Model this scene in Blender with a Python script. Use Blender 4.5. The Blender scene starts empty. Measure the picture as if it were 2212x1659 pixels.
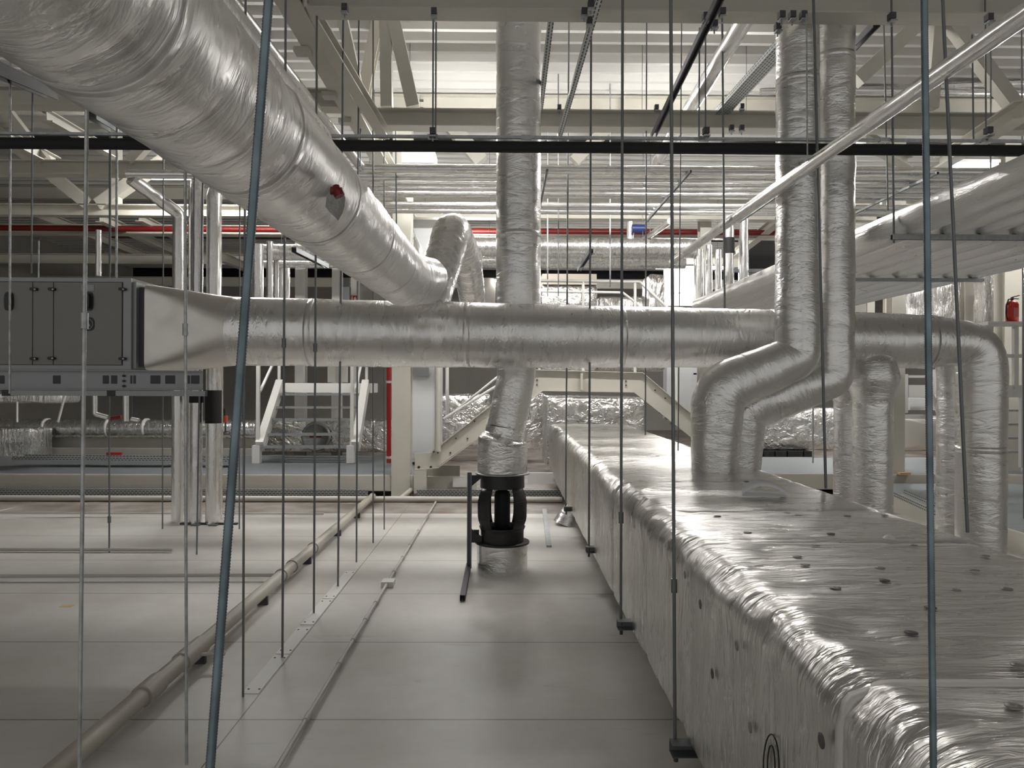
import bpy, math, random
from mathutils import Vector, Matrix, noise
random.seed(7)
# ---------------------------------------------------------------- camera, world, exposure
F = 1600.0; CX = 1106.0; CY = 829.5; CH = 1.85
sc = bpy.context.scene
cam_d = bpy.data.cameras.new('camera'); cam = bpy.data.objects.new('camera', cam_d)
sc.collection.objects.link(cam); sc.camera = cam
cam_d.sensor_width = 36.0; cam_d.lens = 36.0 * F / 2212.0; cam_d.clip_start = 0.05; cam_d.clip_end = 200
M3 = (Matrix.Rotation(math.radians(-0.573), 3, 'Z') @ Matrix.Rotation(math.radians(90), 3, 'X') @ Matrix.Rotation(math.radians(0.25), 3, 'Z'))
cam.matrix_world = Matrix.Translation((0, 0, CH)) @ M3.to_4x4()
w = bpy.data.worlds.new('world'); sc.world = w; w.use_nodes = True
w.node_tree.nodes['Background'].inputs[0].default_value = (0.88, 0.865, 0.84, 1)
w.node_tree.nodes['Background'].inputs[1].default_value = 0.40
sc.view_settings.view_transform = 'Standard'; sc.view_settings.look = 'None'
sc.view_settings.exposure = 0.3; sc.view_settings.gamma = 1.0
LUM = 158.0            # strength of the batten luminaires
sc.cycles.max_bounces = 7; sc.cycles.diffuse_bounces = 4; sc.cycles.glossy_bounces = 4
sc.cycles.sample_clamp_indirect = 6.0

def P(px, py, Y):
    d = M3 @ Vector(((px - CX) / F, -(py - CY) / F, -1.0))
    k = Y / d.y
    return Vector((d.x * k, Y, CH + d.z * k))
def PZ(px, py, z):
    d = M3 @ Vector(((px - CX) / F, -(py - CY) / F, -1.0))
    k = (z - CH) / d.z
    return Vector((d.x * k, d.y * k, z))

# ---------------------------------------------------------------- materials
MATS = {}
def nd(nt, t, **kw):
    n = nt.nodes.new(t)
    for k, v in kw.items(): setattr(n, k, v)
    return n
def mat(name, col, rough=0.6, metal=0.0, emit=0.0, bump=0.0, bscale=40.0, var=0.0, vscale=3.0, spec=None):
    m = bpy.data.materials.new(name); m.use_nodes = True; nt = m.node_tree; b = nt.nodes['Principled BSDF']
    b.inputs['Base Color'].default_value = (*col, 1); b.inputs['Roughness'].default_value = rough; b.inputs['Metallic'].default_value = metal
    tc = nd(nt, 'ShaderNodeTexCoord')
    if emit:
        b.inputs['Emission Color'].default_value = (1, 0.985, 0.95, 1); b.inputs['Emission Strength'].default_value = emit
    if var:
        n = nd(nt, 'ShaderNodeTexNoise'); n.inputs['Scale'].default_value = vscale; n.inputs['Detail'].default_value = 5
        nt.links.new(tc.outputs['Object'], n.inputs['Vector'])
        r = nd(nt, 'ShaderNodeValToRGB')
        r.color_ramp.elements[0].position = 0.3; r.color_ramp.elements[1].position = 0.7
        r.color_ramp.elements[0].color = tuple(c * (1 - var) for c in col) + (1,); r.color_ramp.elements[1].color = tuple(min(1, c * (1 + var * 0.5)) for c in col) + (1,)
        nt.links.new(n.outputs['Fac'], r.inputs['Fac']); nt.links.new(r.outputs['Color'], b.inputs['Base Color'])
    if bump:
        n = nd(nt, 'ShaderNodeTexNoise'); n.inputs['Scale'].default_value = bscale; n.inputs['Detail'].default_value = 3
        nt.links.new(tc.outputs['Object'], n.inputs['Vector'])
        bp = nd(nt, 'ShaderNodeBump'); bp.inputs['Strength'].default_value = bump; bp.inputs['Distance'].default_value = 0.01
        nt.links.new(n.outputs['Fac'], bp.inputs['Height']); nt.links.new(bp.outputs['Normal'], b.inputs['Normal'])
    MATS[name] = m; return m
def foil(name, col=(0.83, 0.82, 0.805), rough=0.30, uv=True, st=(9, 3, 3), strength=0.5, fine=1.0, dist=0.012, n2s=5.5):
    """crinkled aluminium foil: stretched wrinkles plus a finer crease pattern"""
    m = bpy.data.materials.new(name); m.use_nodes = True; nt = m.node_tree; b = nt.nodes['Principled BSDF']
    b.inputs['Base Color'].default_value = (*col, 1); b.inputs['Metallic'].default_value = 0.94
    tc = nd(nt, 'ShaderNodeTexCoord'); mp = nd(nt, 'ShaderNodeMapping'); mp.inputs['Scale'].default_value = st
    nt.links.new(tc.outputs['UV' if uv else 'Object'], mp.inputs['Vector'])
    n1 = nd(nt, 'ShaderNodeTexNoise'); n1.inputs['Scale'].default_value = 1.0; n1.inputs['Detail'].default_value = 4; n1.inputs['Distortion'].default_value = 1.2
    nt.links.new(mp.outputs[0], n1.inputs['Vector'])
    n2 = nd(nt, 'ShaderNodeTexNoise'); n2.inputs['Scale'].default_value = n2s; n2.inputs['Detail'].default_value = 3; n2.inputs['Distortion'].default_value = 2.0
    try: n2.noise_type = 'RIDGED_MULTIFRACTAL'
    except Exception: pass
    nt.links.new(mp.outputs[0], n2.inputs['Vector'])
    # where the foil is creased and where it lies smooth
    n3 = nd(nt, 'ShaderNodeTexNoise'); n3.inputs['Scale'].default_value = 1.3; n3.inputs['Detail'].default_value = 2
    nt.links.new(tc.outputs['Object'], n3.inputs['Vector'])
    rm = nd(nt, 'ShaderNodeMapRange'); rm.inputs[1].default_value = 0.4; rm.inputs[2].default_value = 0.65; rm.inputs[3].default_value = 0.15; rm.inputs[4].default_value = 1.0
    nt.links.new(n3.outputs['Fac'], rm.inputs[0])
    mu = nd(nt, 'ShaderNodeMath', operation='MULTIPLY'); nt.links.new(n2.outputs['Fac'], mu.inputs[0]); nt.links.new(rm.outputs[0], mu.inputs[1])
    mu2 = nd(nt, 'ShaderNodeMath', operation='MULTIPLY'); mu2.inputs[1].default_value = 0.22 * fine; nt.links.new(mu.outputs[0], mu2.inputs[0])
    ad = nd(nt, 'ShaderNodeMath', operation='ADD'); nt.links.new(n1.outputs['Fac'], ad.inputs[0]); nt.links.new(mu2.outputs[0], ad.inputs[1])
    bp = nd(nt, 'ShaderNodeBump'); bp.inputs['Strength'].default_value = strength; bp.inputs['Distance'].default_value = dist
    nt.links.new(ad.outputs[0], bp.inputs['Height']); nt.links.new(bp.outputs['Normal'], b.inputs['Normal'])
    rr = nd(nt, 'ShaderNodeMapRange'); rr.inputs[1].default_value = 0.3; rr.inputs[2].default_value = 0.7; rr.inputs[3].default_value = rough - 0.06; rr.inputs[4].default_value = rough + 0.10
    nt.links.new(n1.outputs['Fac'], rr.inputs[0]); nt.links.new(rr.outputs[0], b.inputs['Roughness'])
    MATS[name] = m; return m

PAINT = mat('cream_steel_paint', (0.56, 0.54, 0.475), 0.5, var=0.06, vscale=2.0)
WHITEP = mat('white_paint', (0.72, 0.71, 0.68), 0.45)
WHITEC = mat('white_cabinet', (0.72, 0.73, 0.74), 0.4)
ROOFM = mat('roof_sheet_paint', (0.62, 0.61, 0.585), 0.55, var=0.05, vscale=1.0)
WALLM = mat('wall_grey', (0.36, 0.345, 0.315), 0.8, var=0.08, vscale=1.2)
BLACK = mat('black_rubber', (0.012, 0.012, 0.013), 0.75)
BLACKP = mat('black_plastic', (0.018, 0.018, 0.02), 0.35)
DARK = mat('dark_glass', (0.01, 0.01, 0.012), 0.25)
DKGREY = mat('dark_grey', (0.07, 0.065, 0.075), 0.6)
GALV = mat('galvanised_steel', (0.42, 0.44, 0.45), 0.42, 0.85, var=0.2, vscale=30)
GALVD = mat('galvanised_rod', (0.20, 0.215, 0.22), 0.5, 0.7)
BLUEZ = mat('blue_zinc_rod', (0.20, 0.26, 0.29), 0.38, 0.75, var=0.45, vscale=18)
GREYR = mat('grey_zinc_rod', (0.50, 0.52, 0.52), 0.42, 0.6, var=0.3, vscale=25)
RED = mat('red_paint', (0.17, 0.008, 0.006), 0.4)
REDB = mat('bright_red', (0.45, 0.018, 0.013), 0.35)
AHU = mat('unit_grey_panel', (0.25, 0.247, 0.235), 0.5, 0.15)
AHU2 = mat('unit_frame_steel', (0.33, 0.35, 0.355), 0.45, 0.4)
CREAMP = mat('cream_plastic_pipe', (0.40, 0.375, 0.32), 0.45)
GREYP = mat('grey_conduit', (0.52, 0.50, 0.47), 0.5)
TAPE = mat('white_tape', (0.72, 0.70, 0.66), 0.5)
CARDB = mat('beige_cover', (0.62, 0.56, 0.48), 0.7)
PAPER = mat('paper', (0.86, 0.87, 0.90), 0.7)
YELL = mat('yellow_mark', (0.62, 0.45, 0.16), 0.8)
ORANGE = mat('orange_red_valve', (0.62, 0.10, 0.03), 0.4)
BLUE = mat('blue_paint', (0.02, 0.035, 0.16), 0.4)
WBOX = 0
WOOD = mat('orange_wood', (0.55, 0.33, 0.17), 0.7)
LAMPM = mat('lamp_tube', (1, 1, 1), 0.5, emit=LUM)
SKYM = mat('daylight_pane', (1, 1, 1), 0.5, emit=3.5)
LOUVM = mat('louvre_black', (0.02, 0.02, 0.02), 0.6)
FPIPE = foil('foil_pipe', rough=0.30, st=(11, 3.6, 3), strength=0.85, fine=1.9, n2s=3.0)
FCRINK = foil('foil_crinkled', rough=0.24, st=(13, 5, 5), strength=0.9, fine=2.4, n2s=2.2)
FSMALL = foil('foil_small_pipe', rough=0.25, st=(2.2, 9, 6), strength=0.22, fine=0.7)
FBOX = foil('foil_duct_wrap', col=(0.74, 0.725, 0.70), rough=0.29, uv=False, st=(3.2, 19, 3.0), strength=1.0, fine=3.2, dist=0.020, n2s=1.7)
FFAR = foil('foil_far_duct', col=(0.80, 0.79, 0.77), rough=0.25, uv=False, st=(4, 4, 4), strength=1.0, fine=2.4, dist=0.05, n2s=2.2)
FCURT = foil('foil_curtain', rough=0.2, uv=False, st=(9, 9, 1.2), strength=1.0, fine=2.0, dist=0.05)
FSMOOTH = foil('foil_smooth_board', col=(0.72, 0.69, 0.65), rough=0.42, uv=False, st=(2.5, 2.5, 2.5), strength=0.25)

def floor_mat():
    m = bpy.data.materials.new('floor_panel'); m.use_nodes = True; nt = m.node_tree; b = nt.nodes['Principled BSDF']
    b.inputs['Roughness'].default_value = 0.42
    L = nt.links.new
    tc = nd(nt, 'ShaderNodeTexCoord'); sp = nd(nt, 'ShaderNodeSeparateXYZ'); L(tc.outputs['Object'], sp.inputs[0])
    # joints every 1.2 m in Y
    def line(src, off, period, width):
        a = nd(nt, 'ShaderNodeMath', operation='ADD'); a.inputs[1].default_value = -off + period * 50; L(src, a.inputs[0])
        q = nd(nt, 'ShaderNodeMath', operation='MODULO'); q.inputs[1].default_value = period; L(a.outputs[0], q.inputs[0])
        l = nd(nt, 'ShaderNodeMath', operation='LESS_THAN'); l.inputs[1].default_value = width; L(q.outputs[0], l.inputs[0])
        return l.outputs[0]
    lj = line(sp.outputs['Y'], 4.078, 1.222, 0.010)
    lx = line(sp.outputs['X'], -1.452, 6.0, 0.008)
    mx = nd(nt, 'ShaderNodeMath', operation='MAXIMUM'); L(lj, mx.inputs[0]); L(lx, mx.inputs[1])
    n1 = nd(nt, 'ShaderNodeTexNoise'); n1.inputs['Scale'].default_value = 0.9; n1.inputs['Detail'].default_value = 6; n1.inputs['Roughness'].default_value = 0.65; L(tc.outputs['Object'], n1.inputs['Vector'])
    cr = nd(nt, 'ShaderNodeValToRGB'); cr.color_ramp.elements[0].position = 0.32; cr.color_ramp.elements[1].position = 0.6
    cr.color_ramp.elements[0].color = (0.50, 0.475, 0.435, 1); cr.color_ramp.elements[1].color = (0.60, 0.585, 0.555, 1); L(n1.outputs['Fac'], cr.inputs[0])
    # scuffs: thin dark smears across the panels
    mp = nd(nt, 'ShaderNodeMapping'); mp.inputs['Scale'].default_value = (1.3, 9, 1); L(tc.outputs['Object'], mp.inputs[0])
    n2 = nd(nt, 'ShaderNodeTexNoise'); n2.inputs['Scale'].default_value = 1.6; n2.inputs['Detail'].default_value = 6; n2.inputs['Distortion'].default_value = 1.5; L(mp.outputs[0], n2.inputs['Vector'])
    c2 = nd(nt, 'ShaderNodeValToRGB'); c2.color_ramp.elements[0].position = 0.66; c2.color_ramp.elements[1].position = 0.78
    c2.color_ramp.elements[0].color = (0, 0, 0, 1); c2.color_ramp.elements[1].color = (1, 1, 1, 1); L(n2.outputs['Fac'], c2.inputs[0])
    ms = nd(nt, 'ShaderNodeMath', operation='MULTIPLY'); ms.inputs[1].default_value = 0.35; L(c2.outputs[0], ms.inputs[0])
    m1 = nd(nt, 'ShaderNodeMix', data_type='RGBA'); L(ms.outputs[0], m1.inputs[0]); L(cr.outputs[0], m1.inputs[6]); m1.inputs[7].default_value = (0.25, 0.235, 0.21, 1)
    # rusty-brown soiled zone near the walkway
    ny = nd(nt, 'ShaderNodeTexNoise'); ny.inputs['Scale'].default_value = 2.0; ny.inputs['Detail'].default_value = 5; L(tc.outputs['Object'], ny.inputs['Vector'])
    gy = nd(nt, 'ShaderNodeMath', operation='GREATER_THAN'); gy.inputs[1].default_value = 10.55; L(sp.outputs['Y'], gy.inputs[0])
    gm = nd(nt, 'ShaderNodeMath', operation='MULTIPLY'); gm.use_clamp = True; g2 = nd(nt, 'ShaderNodeMath', operation='MULTIPLY'); g2.inputs[1].default_value = 1.5; L(ny.outputs['Fac'], g2.inputs[0]); L(gy.outputs[0], gm.inputs[0]); L(g2.outputs[0], gm.inputs[1])
    m2 = nd(nt, 'ShaderNodeMix', data_type='RGBA'); L(gm.outputs[0], m2.inputs[0]); L(m1.outputs[2], m2.inputs[6]); m2.inputs[7].default_value = (0.16, 0.125, 0.10, 1)
    m3 = nd(nt, 'ShaderNodeMix', data_type='RGBA'); L(mx.outputs[0], m3.inputs[0]); L(m2.outputs[2], m3.inputs[6]); m3.inputs[7].default_value = (0.16, 0.15, 0.135, 1)
    L(m3.outputs[2], b.inputs['Base Color'])
    return m
FLOORM = floor_mat()
def grate_mat():
    m = bpy.data.materials.new('galvanised_grating'); m.use_nodes = True; nt = m.node_tree; b = nt.nodes['Principled BSDF']
    b.inputs['Roughness'].default_value = 0.5; b.inputs['Metallic'].default_value = 0.5
    L = nt.links.new; tc = nd(nt, 'ShaderNodeTexCoord')
    k = nd(nt, 'ShaderNodeTexBrick'); k.offset = 0.0; k.inputs['Scale'].default_value = 1.0; k.inputs['Brick Width'].default_value = 0.033; k.inputs['Row Height'].default_value = 0.033; k.inputs['Mortar Size'].default_value = 0.007
    k.inputs['Color1'].default_value = (0.05, 0.055, 0.06, 1); k.inputs['Color2'].default_value = (0.08, 0.085, 0.09, 1); k.inputs['Mortar'].default_value = (0.33, 0.36, 0.375, 1)
    L(tc.outputs['Object'], k.inputs['Vector']); L(k.outputs['Color'], b.inputs['Base Color']); return m
GRATE = grate_mat()
def perf_mat():
    m = bpy.data.materials.new('perforated_steel'); m.use_nodes = True; nt = m.node_tree; b = nt.nodes['Principled BSDF']
    b.inputs['Roughness'].default_value = 0.45; b.inputs['Metallic'].default_value = 0.6
    L = nt.links.new; tc = nd(nt, 'ShaderNodeTexCoord')
    k = nd(nt, 'ShaderNodeTexBrick'); k.offset = 0.5; k.inputs['Scale'].default_value = 1.0; k.inputs['Brick Width'].default_value = 0.06; k.inputs['Row Height'].default_value = 0.03; k.inputs['Mortar Size'].default_value = 0.009
    k.inputs['Color1'].default_value = (0.06, 0.06, 0.06, 1); k.inputs['Color2'].default_value = (0.1, 0.1, 0.1, 1); k.inputs['Mortar'].default_value = (0.50, 0.52, 0.52, 1)
    L(tc.outputs['UV'], k.inputs['Vector']); L(k.outputs['Color'], b.inputs['Base Color']); return m
PERF = perf_mat()

# ---------------------------------------------------------------- mesh helpers
class MB:
    def __init__(s): s.v = []; s.f = []; s.uv = []; s.sm = []
    def add(s, verts, faces, smooth=False, uvs=None):
        o = len(s.v); s.v += [tuple(x) for x in verts]
        for i, f in enumerate(faces):
            s.f.append([o + k for k in f]); s.sm.append(smooth); s.uv.append(uvs[i] if uvs else None)
        return s
    def box(s, a, b):
        x0, y0, z0 = (min(a[i], b[i]) for i in range(3)); x1, y1, z1 = (max(a[i], b[i]) for i in range(3))
        return s.add([(x0, y0, z0), (x1, y0, z0), (x1, y1, z0), (x0, y1, z0), (x0, y0, z1), (x1, y0, z1), (x1, y1, z1), (x0, y1, z1)],
                     [(0, 3, 2, 1), (4, 5, 6, 7), (0, 1, 5, 4), (1, 2, 6, 5), (2, 3, 7, 6), (3, 0, 4, 7)])
    def prof(s, p0, p1, pr, up=(0, 0, 1), smooth=False):
        p0 = Vector(p0); p1 = Vector(p1); d = (p1 - p0); ln = d.length; d.normalize(); up = Vector(up)
        if abs(d.dot(up)) > 0.98: up = Vector((0, 1, 0))
        sd = d.cross(up).normalized(); u2 = sd.cross(d).normalized(); n = len(pr)
        vs = [p + sd * a + u2 * b for p in (p0, p1) for a, b in pr]
        per = [0]
        for i in range(n): per.append(per[-1] + math.dist(pr[i], pr[(i + 1) % n]))
        fs = []; uvs = []
        for i in range(n):
            j = (i + 1) % n; fs.append((i, j, n + j, n + i)); uvs.append([(0, per[i]), (0, per[i + 1]), (ln, per[i + 1]), (ln, per[i])])
        s.add(vs, fs, smooth, uvs)
        s.add([p0 + sd * a + u2 * b for a, b in pr], [tuple(range(n))[::-1]]); s.add([p1 + sd * a + u2 * b for a, b in pr], [tuple(range(n))])
        return s
    def bar(s, p0, p1, w_, h_, up=(0, 0, 1)): return s.prof(p0, p1, [(-w_/2, -h_/2), (w_/2, -h_/2), (w_/2, h_/2), (-w_/2, h_/2)], up)
    def cyl(s, p0, p1, r, n=16, r1=None):
        r1 = r if r1 is None else r1
        return s.sweep([Vector(p0), Vector(p1)], [r, r1], n)
    def sweep(s, pts, rad, n=16, cap=True, nz=0.0, nsc=6.0, uvoff=0.0):
        pts = [Vector(p) for p in pts]; m = len(pts)
        if not isinstance(rad, (list, tuple)): rad = [rad] * m
        tn = []
        for i in range(m):
            a = pts[max(0, i - 1)]; b = pts[min(m - 1, i + 1)]; tn.append((b - a).normalized())
        u = Vector((0, 0, 1)) if abs(tn[0].z) < 0.9 else Vector((0, 1, 0))
        u = (u - tn[0] * u.dot(tn[0])).normalized(); vs = []; acc = uvoff; ac = []
        for i in range(m):
            if i:
                acc += (pts[i] - pts[i - 1]).length; u = (u - tn[i] * u.dot(tn[i])).normalized()
            ac.append(acc); sd = tn[i].cross(u)
            for k in range(n):
                a = 2 * math.pi * k / n; dr = 0.0
                dirv = u * math.cos(a) + sd * math.sin(a)
                if nz:
                    q = pts[i] + dirv * rad[i]
                    dr = nz * (noise.noise(q * nsc) + 0.5 * noise.noise(q * nsc * 2.3))
                vs.append(pts[i] + dirv * (rad[i] + dr))
        fs = []; uvs = []
        for i in range(m - 1):
            for k in range(n):
                k2 = (k + 1) % n; fs.append((i*n+k, i*n+k2, (i+1)*n+k2, (i+1)*n+k)); c = 2 * math.pi * rad[i]
                uvs.append([(ac[i], c*k/n), (ac[i], c*(k+1)/n), (ac[i+1], c*(k+1)/n), (ac[i+1], c*k/n)])
        s.add(vs, fs, True, uvs)
        if cap:
            s.add(vs[:n], [tuple(range(n))[::-1]]); s.add(vs[-n:], [tuple(range(n))])
        return s
    def lathe(s, c, prof, n=32, axis=(0, 0, 1), ang=None, cap=True):
        """prof: (radius, height) pairs along axis"""
        c = Vector(c); ax = Vector(axis).normalized(); u = Vector((1, 0, 0)) if abs(ax.x) < 0.9 else Vector((0, 0, 1))
        u = (u - ax * u.dot(ax)).normalized(); sd = ax.cross(u); a0, a1 = ang or (0, 2 * math.pi); full = ang is None
        cols = n if full else n + 1; vs = []
        for r, h in prof:
            for k in range(cols):
                a = a0 + (a1 - a0) * k / n; vs.append(c + ax * h + (u * math.cos(a) + sd * math.sin(a)) * r)
        fs = []
        for i in range(len(prof) - 1):
            for k in range(n):
                k2 = (k + 1) % cols if full else k + 1; fs.append((i*cols+k, i*cols+k2, (i+1)*cols+k2, (i+1)*cols+k))
        s.add(vs, fs, True)
        if full and cap:
            s.add(vs[:cols], [tuple(range(cols))[::-1]]); s.add(vs[-cols:], [tuple(range(cols))])
        return s
C = sc.collection
def build(name, mb, m, parent=None):
    me = bpy.data.meshes.new(name); me.from_pydata(mb.v, [], mb.f)
    uvl = me.uv_layers.new(name='UVMap'); i = 0
    for k, p in enumerate(me.polygons):
        p.use_smooth = mb.sm[k]; q = mb.uv[k]
        for j in range(p.loop_total):
            if q: uvl.data[p.loop_start + j].uv = q[j]
    me.materials.append(m); me.validate(); me.update()
    o = bpy.data.objects.new(name, me); C.objects.link(o)
    if parent is not None:
        o.parent = parent; o.matrix_parent_inverse = Matrix.Translation(parent.location).inverted()
    return o
def tag(o, label, cat, group=None, kind=None):
    o['label'] = label; o['category'] = cat
    if group: o['group'] = group
    if kind: o['kind'] = kind
    return o
def thing(name, mb, m, label, cat, group=None): return tag(build(name, mb, m), label, cat, group)
def empty(name, loc, label, cat, group=None):
    o = bpy.data.objects.new(name, None); o.location = loc; C.objects.link(o); return tag(o, label, cat, group)
def struct(name, mb, m, parent=None):
    o = build(name, mb, m, parent)
    if parent is None: o['kind'] = 'structure'
    return o
def I(h, w_, tf=0.014, tw=0.009):
    a, b = w_ / 2, h / 2
    return [(-a, -b), (a, -b), (a, -b + tf), (tw/2, -b + tf), (tw/2, b - tf), (a, b - tf), (a, b), (-a, b), (-a, b - tf), (-tw/2, b - tf), (-tw/2, -b + tf), (-a, -b + tf)]
def Lp(a, t=0.008): return [(0, 0), (a, 0), (a, t), (t, t), (t, a), (0, a)]
def Cc(w_=0.041, h=0.041, t=0.003):     # strut channel, open downwards
    a, b = w_ / 2, h / 2
    return [(-a, -b), (-a + 0.010, -b), (-a + 0.010, -b + t), (-a + t, -b + t), (-a + t, b - t), (a - t, b - t), (a - t, -b + t), (a - 0.010, -b + t), (a - 0.010, -b), (a, -b), (a, b), (-a, b)]
def Up(h, w_, t=0.01):
    b = h / 2; return [(0, -b), (w_, -b), (w_, -b + t), (t, -b + t), (t, b - t), (w_, b - t), (w_, b), (0, b)]
def fillet(pts, bend, step=0.06):
    """polyline with rounded corners; pts = [(Vector, r)], bend = radius per corner"""
    out = []; n = len(pts)
    def app(p, r): out.append((p, r))
    app(*pts[0]); prev = pts[0]
    for i in range(1, n - 1):
        p, r = pts[i]; a = pts[i - 1][0]; b = pts[i + 1][0]; bd = bend if not isinstance(bend, (list, tuple)) else bend[i - 1]
        if math.acos(max(-1, min(1, (a - p).normalized().dot((b - p).normalized())))) > 3.05:
            app(p, r); continue
        da = (a - p).normalized(); db = (b - p).normalized(); ang = math.acos(max(-1, min(1, da.dot(db))))
        t = min(bd / max(0.05, math.tan(ang / 2)), (a - p).length * 0.48, (b - p).length * 0.48)
        s0 = p + da * t; s1 = p + db * t; m = 8
        for k in range(m + 1):
            q = k / m; app(s0 * (1 - q) ** 2 + p * (2 * q * (1 - q)) + s1 * q * q, r)
    app(*pts[-1])
    res = [out[0]]
    for i in range(1, len(out)):
        p0, r0 = res[-1]; p1, r1 = out[i]; d = (p1 - p0).length; k = max(1, int(d / step))
        for j in range(1, k + 1): res.append((p0.lerp(p1, j / k), r0 + (r1 - r0) * j / k))
    return res
def pipe_mb(pts, bend=0.25, n=32, nz=0.004, nsc=7.0, step=0.05, seams=0.0, dent=None):
    q = fillet(pts, bend, step); P_ = [a for a, _ in q]; R_ = [r for _, r in q]; acc = 0; last = P_[0]; R2 = []
    for i, p in enumerate(P_):
        acc += (p - last).length; last = p; r = R_[i]
        if seams:
            dd = abs((acc + seams * 0.3) % seams - seams / 2); r -= 0.005 * math.exp(-(dd / 0.015) ** 2)
        R2.append(r)
    return MB().sweep(P_, R2, n, True, nz, nsc)
def seam_tape(pts, parent, step, r_add=0.002, m=None, n=32, first=0.5, bend=0.25, nz=0.004, nsc=6):
    q = fillet(pts, bend, 0.05); acc = 0; nxt = first
    for i in range(1, len(q)):
        d = (q[i][0] - q[i-1][0]); L_ = d.length
        if acc < nxt <= acc + L_:
            c = q[i-1][0] + d.normalized() * (nxt - acc); dr = d.normalized() * 0.03; r = q[i][1] + r_add
            mb = MB().sweep([c - dr, c - dr * 0.98, c + dr * 0.98, c + dr], [r - 0.003, r, r, r - 0.003], n, False, nz, nsc)
            build('tape_band', mb, m or FPIPE, parent); nxt += step
        acc += L_

# ================================================================ SETTING
XL, XR, YN, YF, ZR = -15.0, 15.0, -1.5, 30.0, 6.55
mb = MB().box((XL, YN, -0.1), (XR, YF, 0.0)); struct('floor', mb, FLOORM)
# corrugated roof deck, ribs run across the room
vs = []; y = YN; pf = []
while y < YF:
    pf += [(y, ZR), (y + 0.19, ZR), (y + 0.215, ZR - 0.11), (y + 0.29, ZR - 0.11), (y + 0.315, ZR)]; y += 0.32
pts = [(XL, a, b) for a, b in pf] + [(XR, a, b) for a, b in pf]; n = len(pf)
mb = MB().add(pts, [(i, i + 1, n + i + 1, n + i) for i in range(n - 1)])
mb.box((XL, YN, ZR + 0.03), (XR, YF, ZR + 0.10)); struct('ceiling', mb, ROOFM)
struct('wall_far', MB().box((XL, YF, 0), (XR, YF + 0.2, 6.10)), WALLM)
struct('trim_1', MB().box((XL, YF, 6.101), (XR, YF + 0.2, ZR + 0.02)), DARK)
struct('wall_left', MB().box((XL - 0.2, YN, 0), (XL - 0.001, YF, ZR + 0.02)), WALLM)
struct('wall_right', MB().box((XR + 0.001, YN, 0), (XR + 0.2, YF, ZR + 0.02)), WALLM)
# dark roof-light strips seen past the trusses
struct('window_1', MB().box((-13, 13.75, ZR - 0.135), (13, 14.25, ZR - 0.115)), DARK)
struct('window_2', MB().box((-13, 21.8, ZR - 0.135), (13, 23.6, ZR - 0.115)), DARK)
# bright daylight openings deep in the hall
def day_window(i, x0, y0, x1, y1, Y, bars):
    a = P(x0, y1, Y); b = P(x1, y0, Y); o = struct('window_%d' % i, MB().box((a.x, Y, a.z), (b.x, Y + 0.03, b.z)), SKYM)
    fr = MB(); t = 0.04
    for u in bars: p = P(x0, u, Y); fr.box((a.x, Y - 0.03, p.z - t/2), (b.x, Y - 0.001, p.z + t/2))
    fr.box((a.x - t, Y - 0.03, a.z - t), (a.x, Y, b.z + t)); fr.box((b.x, Y - 0.03, a.z - t), (b.x + t, Y, b.z + t)); fr.box((a.x, Y - 0.03, b.z), (b.x, Y, b.z + t))
    build('window_frame', fr, WHITEP, o)
day_window(3, 1436, 560, 1507, 660, 19.0, [633])
day_window(4, 1925, 436, 2000, 480, 21.0, [])

# ================================================================ STEEL FRAME
HB = 4.80    # underside of the trusses' bottom chords above floor
def chord(name, x0, x1, Y, label, web=None, h=0.2, wd=0.2, z=HB, m=PAINT):
    o = thing(name, MB().prof((x0, Y, z + h/2), (x1, Y, z + h/2), I(h, wd)), m, label, 'steel beam')
    for (ax, az, bx, bz, s_) in (web or []):
        build('truss_member', MB().bar((ax, Y, az), (bx, Y, bz), s_, s_, (0, 1, 0)), m, o)
    return o
def webm(Y, px0, py0, px1, py1, s_, top=6.56):
    a = P(px0, py0, Y); b = P(px1, py1, Y)
    if a.z < b.z: a, b = b, a
    d = a - b; a = b + d * ((top - b.z) / d.z); b = b if b.z > HB + 0.2 else b + d * ((HB + 0.2 - b.z) / d.z)
    return (a.x, a.z, b.x, b.z, s_)
chord('truss_chord', -1.575, 12, 5.93, 'cream steel beam crossing the very top of the picture, nearest of the roof beams')
chord('truss_chord', -1.55, 12, 8.57, 'long cream steel beam just above the black pipe, right of the sloping chord',
      [webm(8.57, 741, 46, 776, 205, 0.12), webm(8.57, 833, 46, 836, 233, 0.13), webm(8.57, 851, 46, 893, 233, 0.15), webm(8.57, 2025, 50, 2010, 235, 0.13), webm(8.57, 1985, 50, 1850, 175, 0.16), webm(8.57, 2085, 90, 2215, 262, 0.15)])
chord('truss_chord', -12, -1.80, 8.02, 'dim cream steel beam behind the big sloping foil duct at upper left')
chord('truss_chord', -12, -4.4, 10.65, 'cream beam at left whose end meets the foil pipe corner',
      [webm(10.65, 60, 300, 130, 390, 0.14), webm(10.65, 300, 330, 240, 395, 0.14)])
chord('truss_chord', -15, 15, 13.25, 'far cream beam brightly lit beside the lamp, above the red pipe',
      [webm(13.25, 130, 392, 197, 445, 0.2), webm(13.25, 285, 395, 212, 445, 0.2), webm(13.25, 250, 400, 250, 445, 0.16), webm(13.25, 1240, 350, 1290, 300, 0.2), webm(13.25, 1040, 350, 985, 285, 0.25)])
chord('truss_chord', -15, 15, 14.95, 'cream beam directly behind the long red sprinkler pipe')
chord('truss_chord', -15, 15, 18.6, 'cream beam deep in the hall below the red pipe line', h=0.24)
chord('truss_chord', -15, 15, 24.0, 'farthest cream beam, low in front of the black strip', h=0.3, z=4.95)
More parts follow.
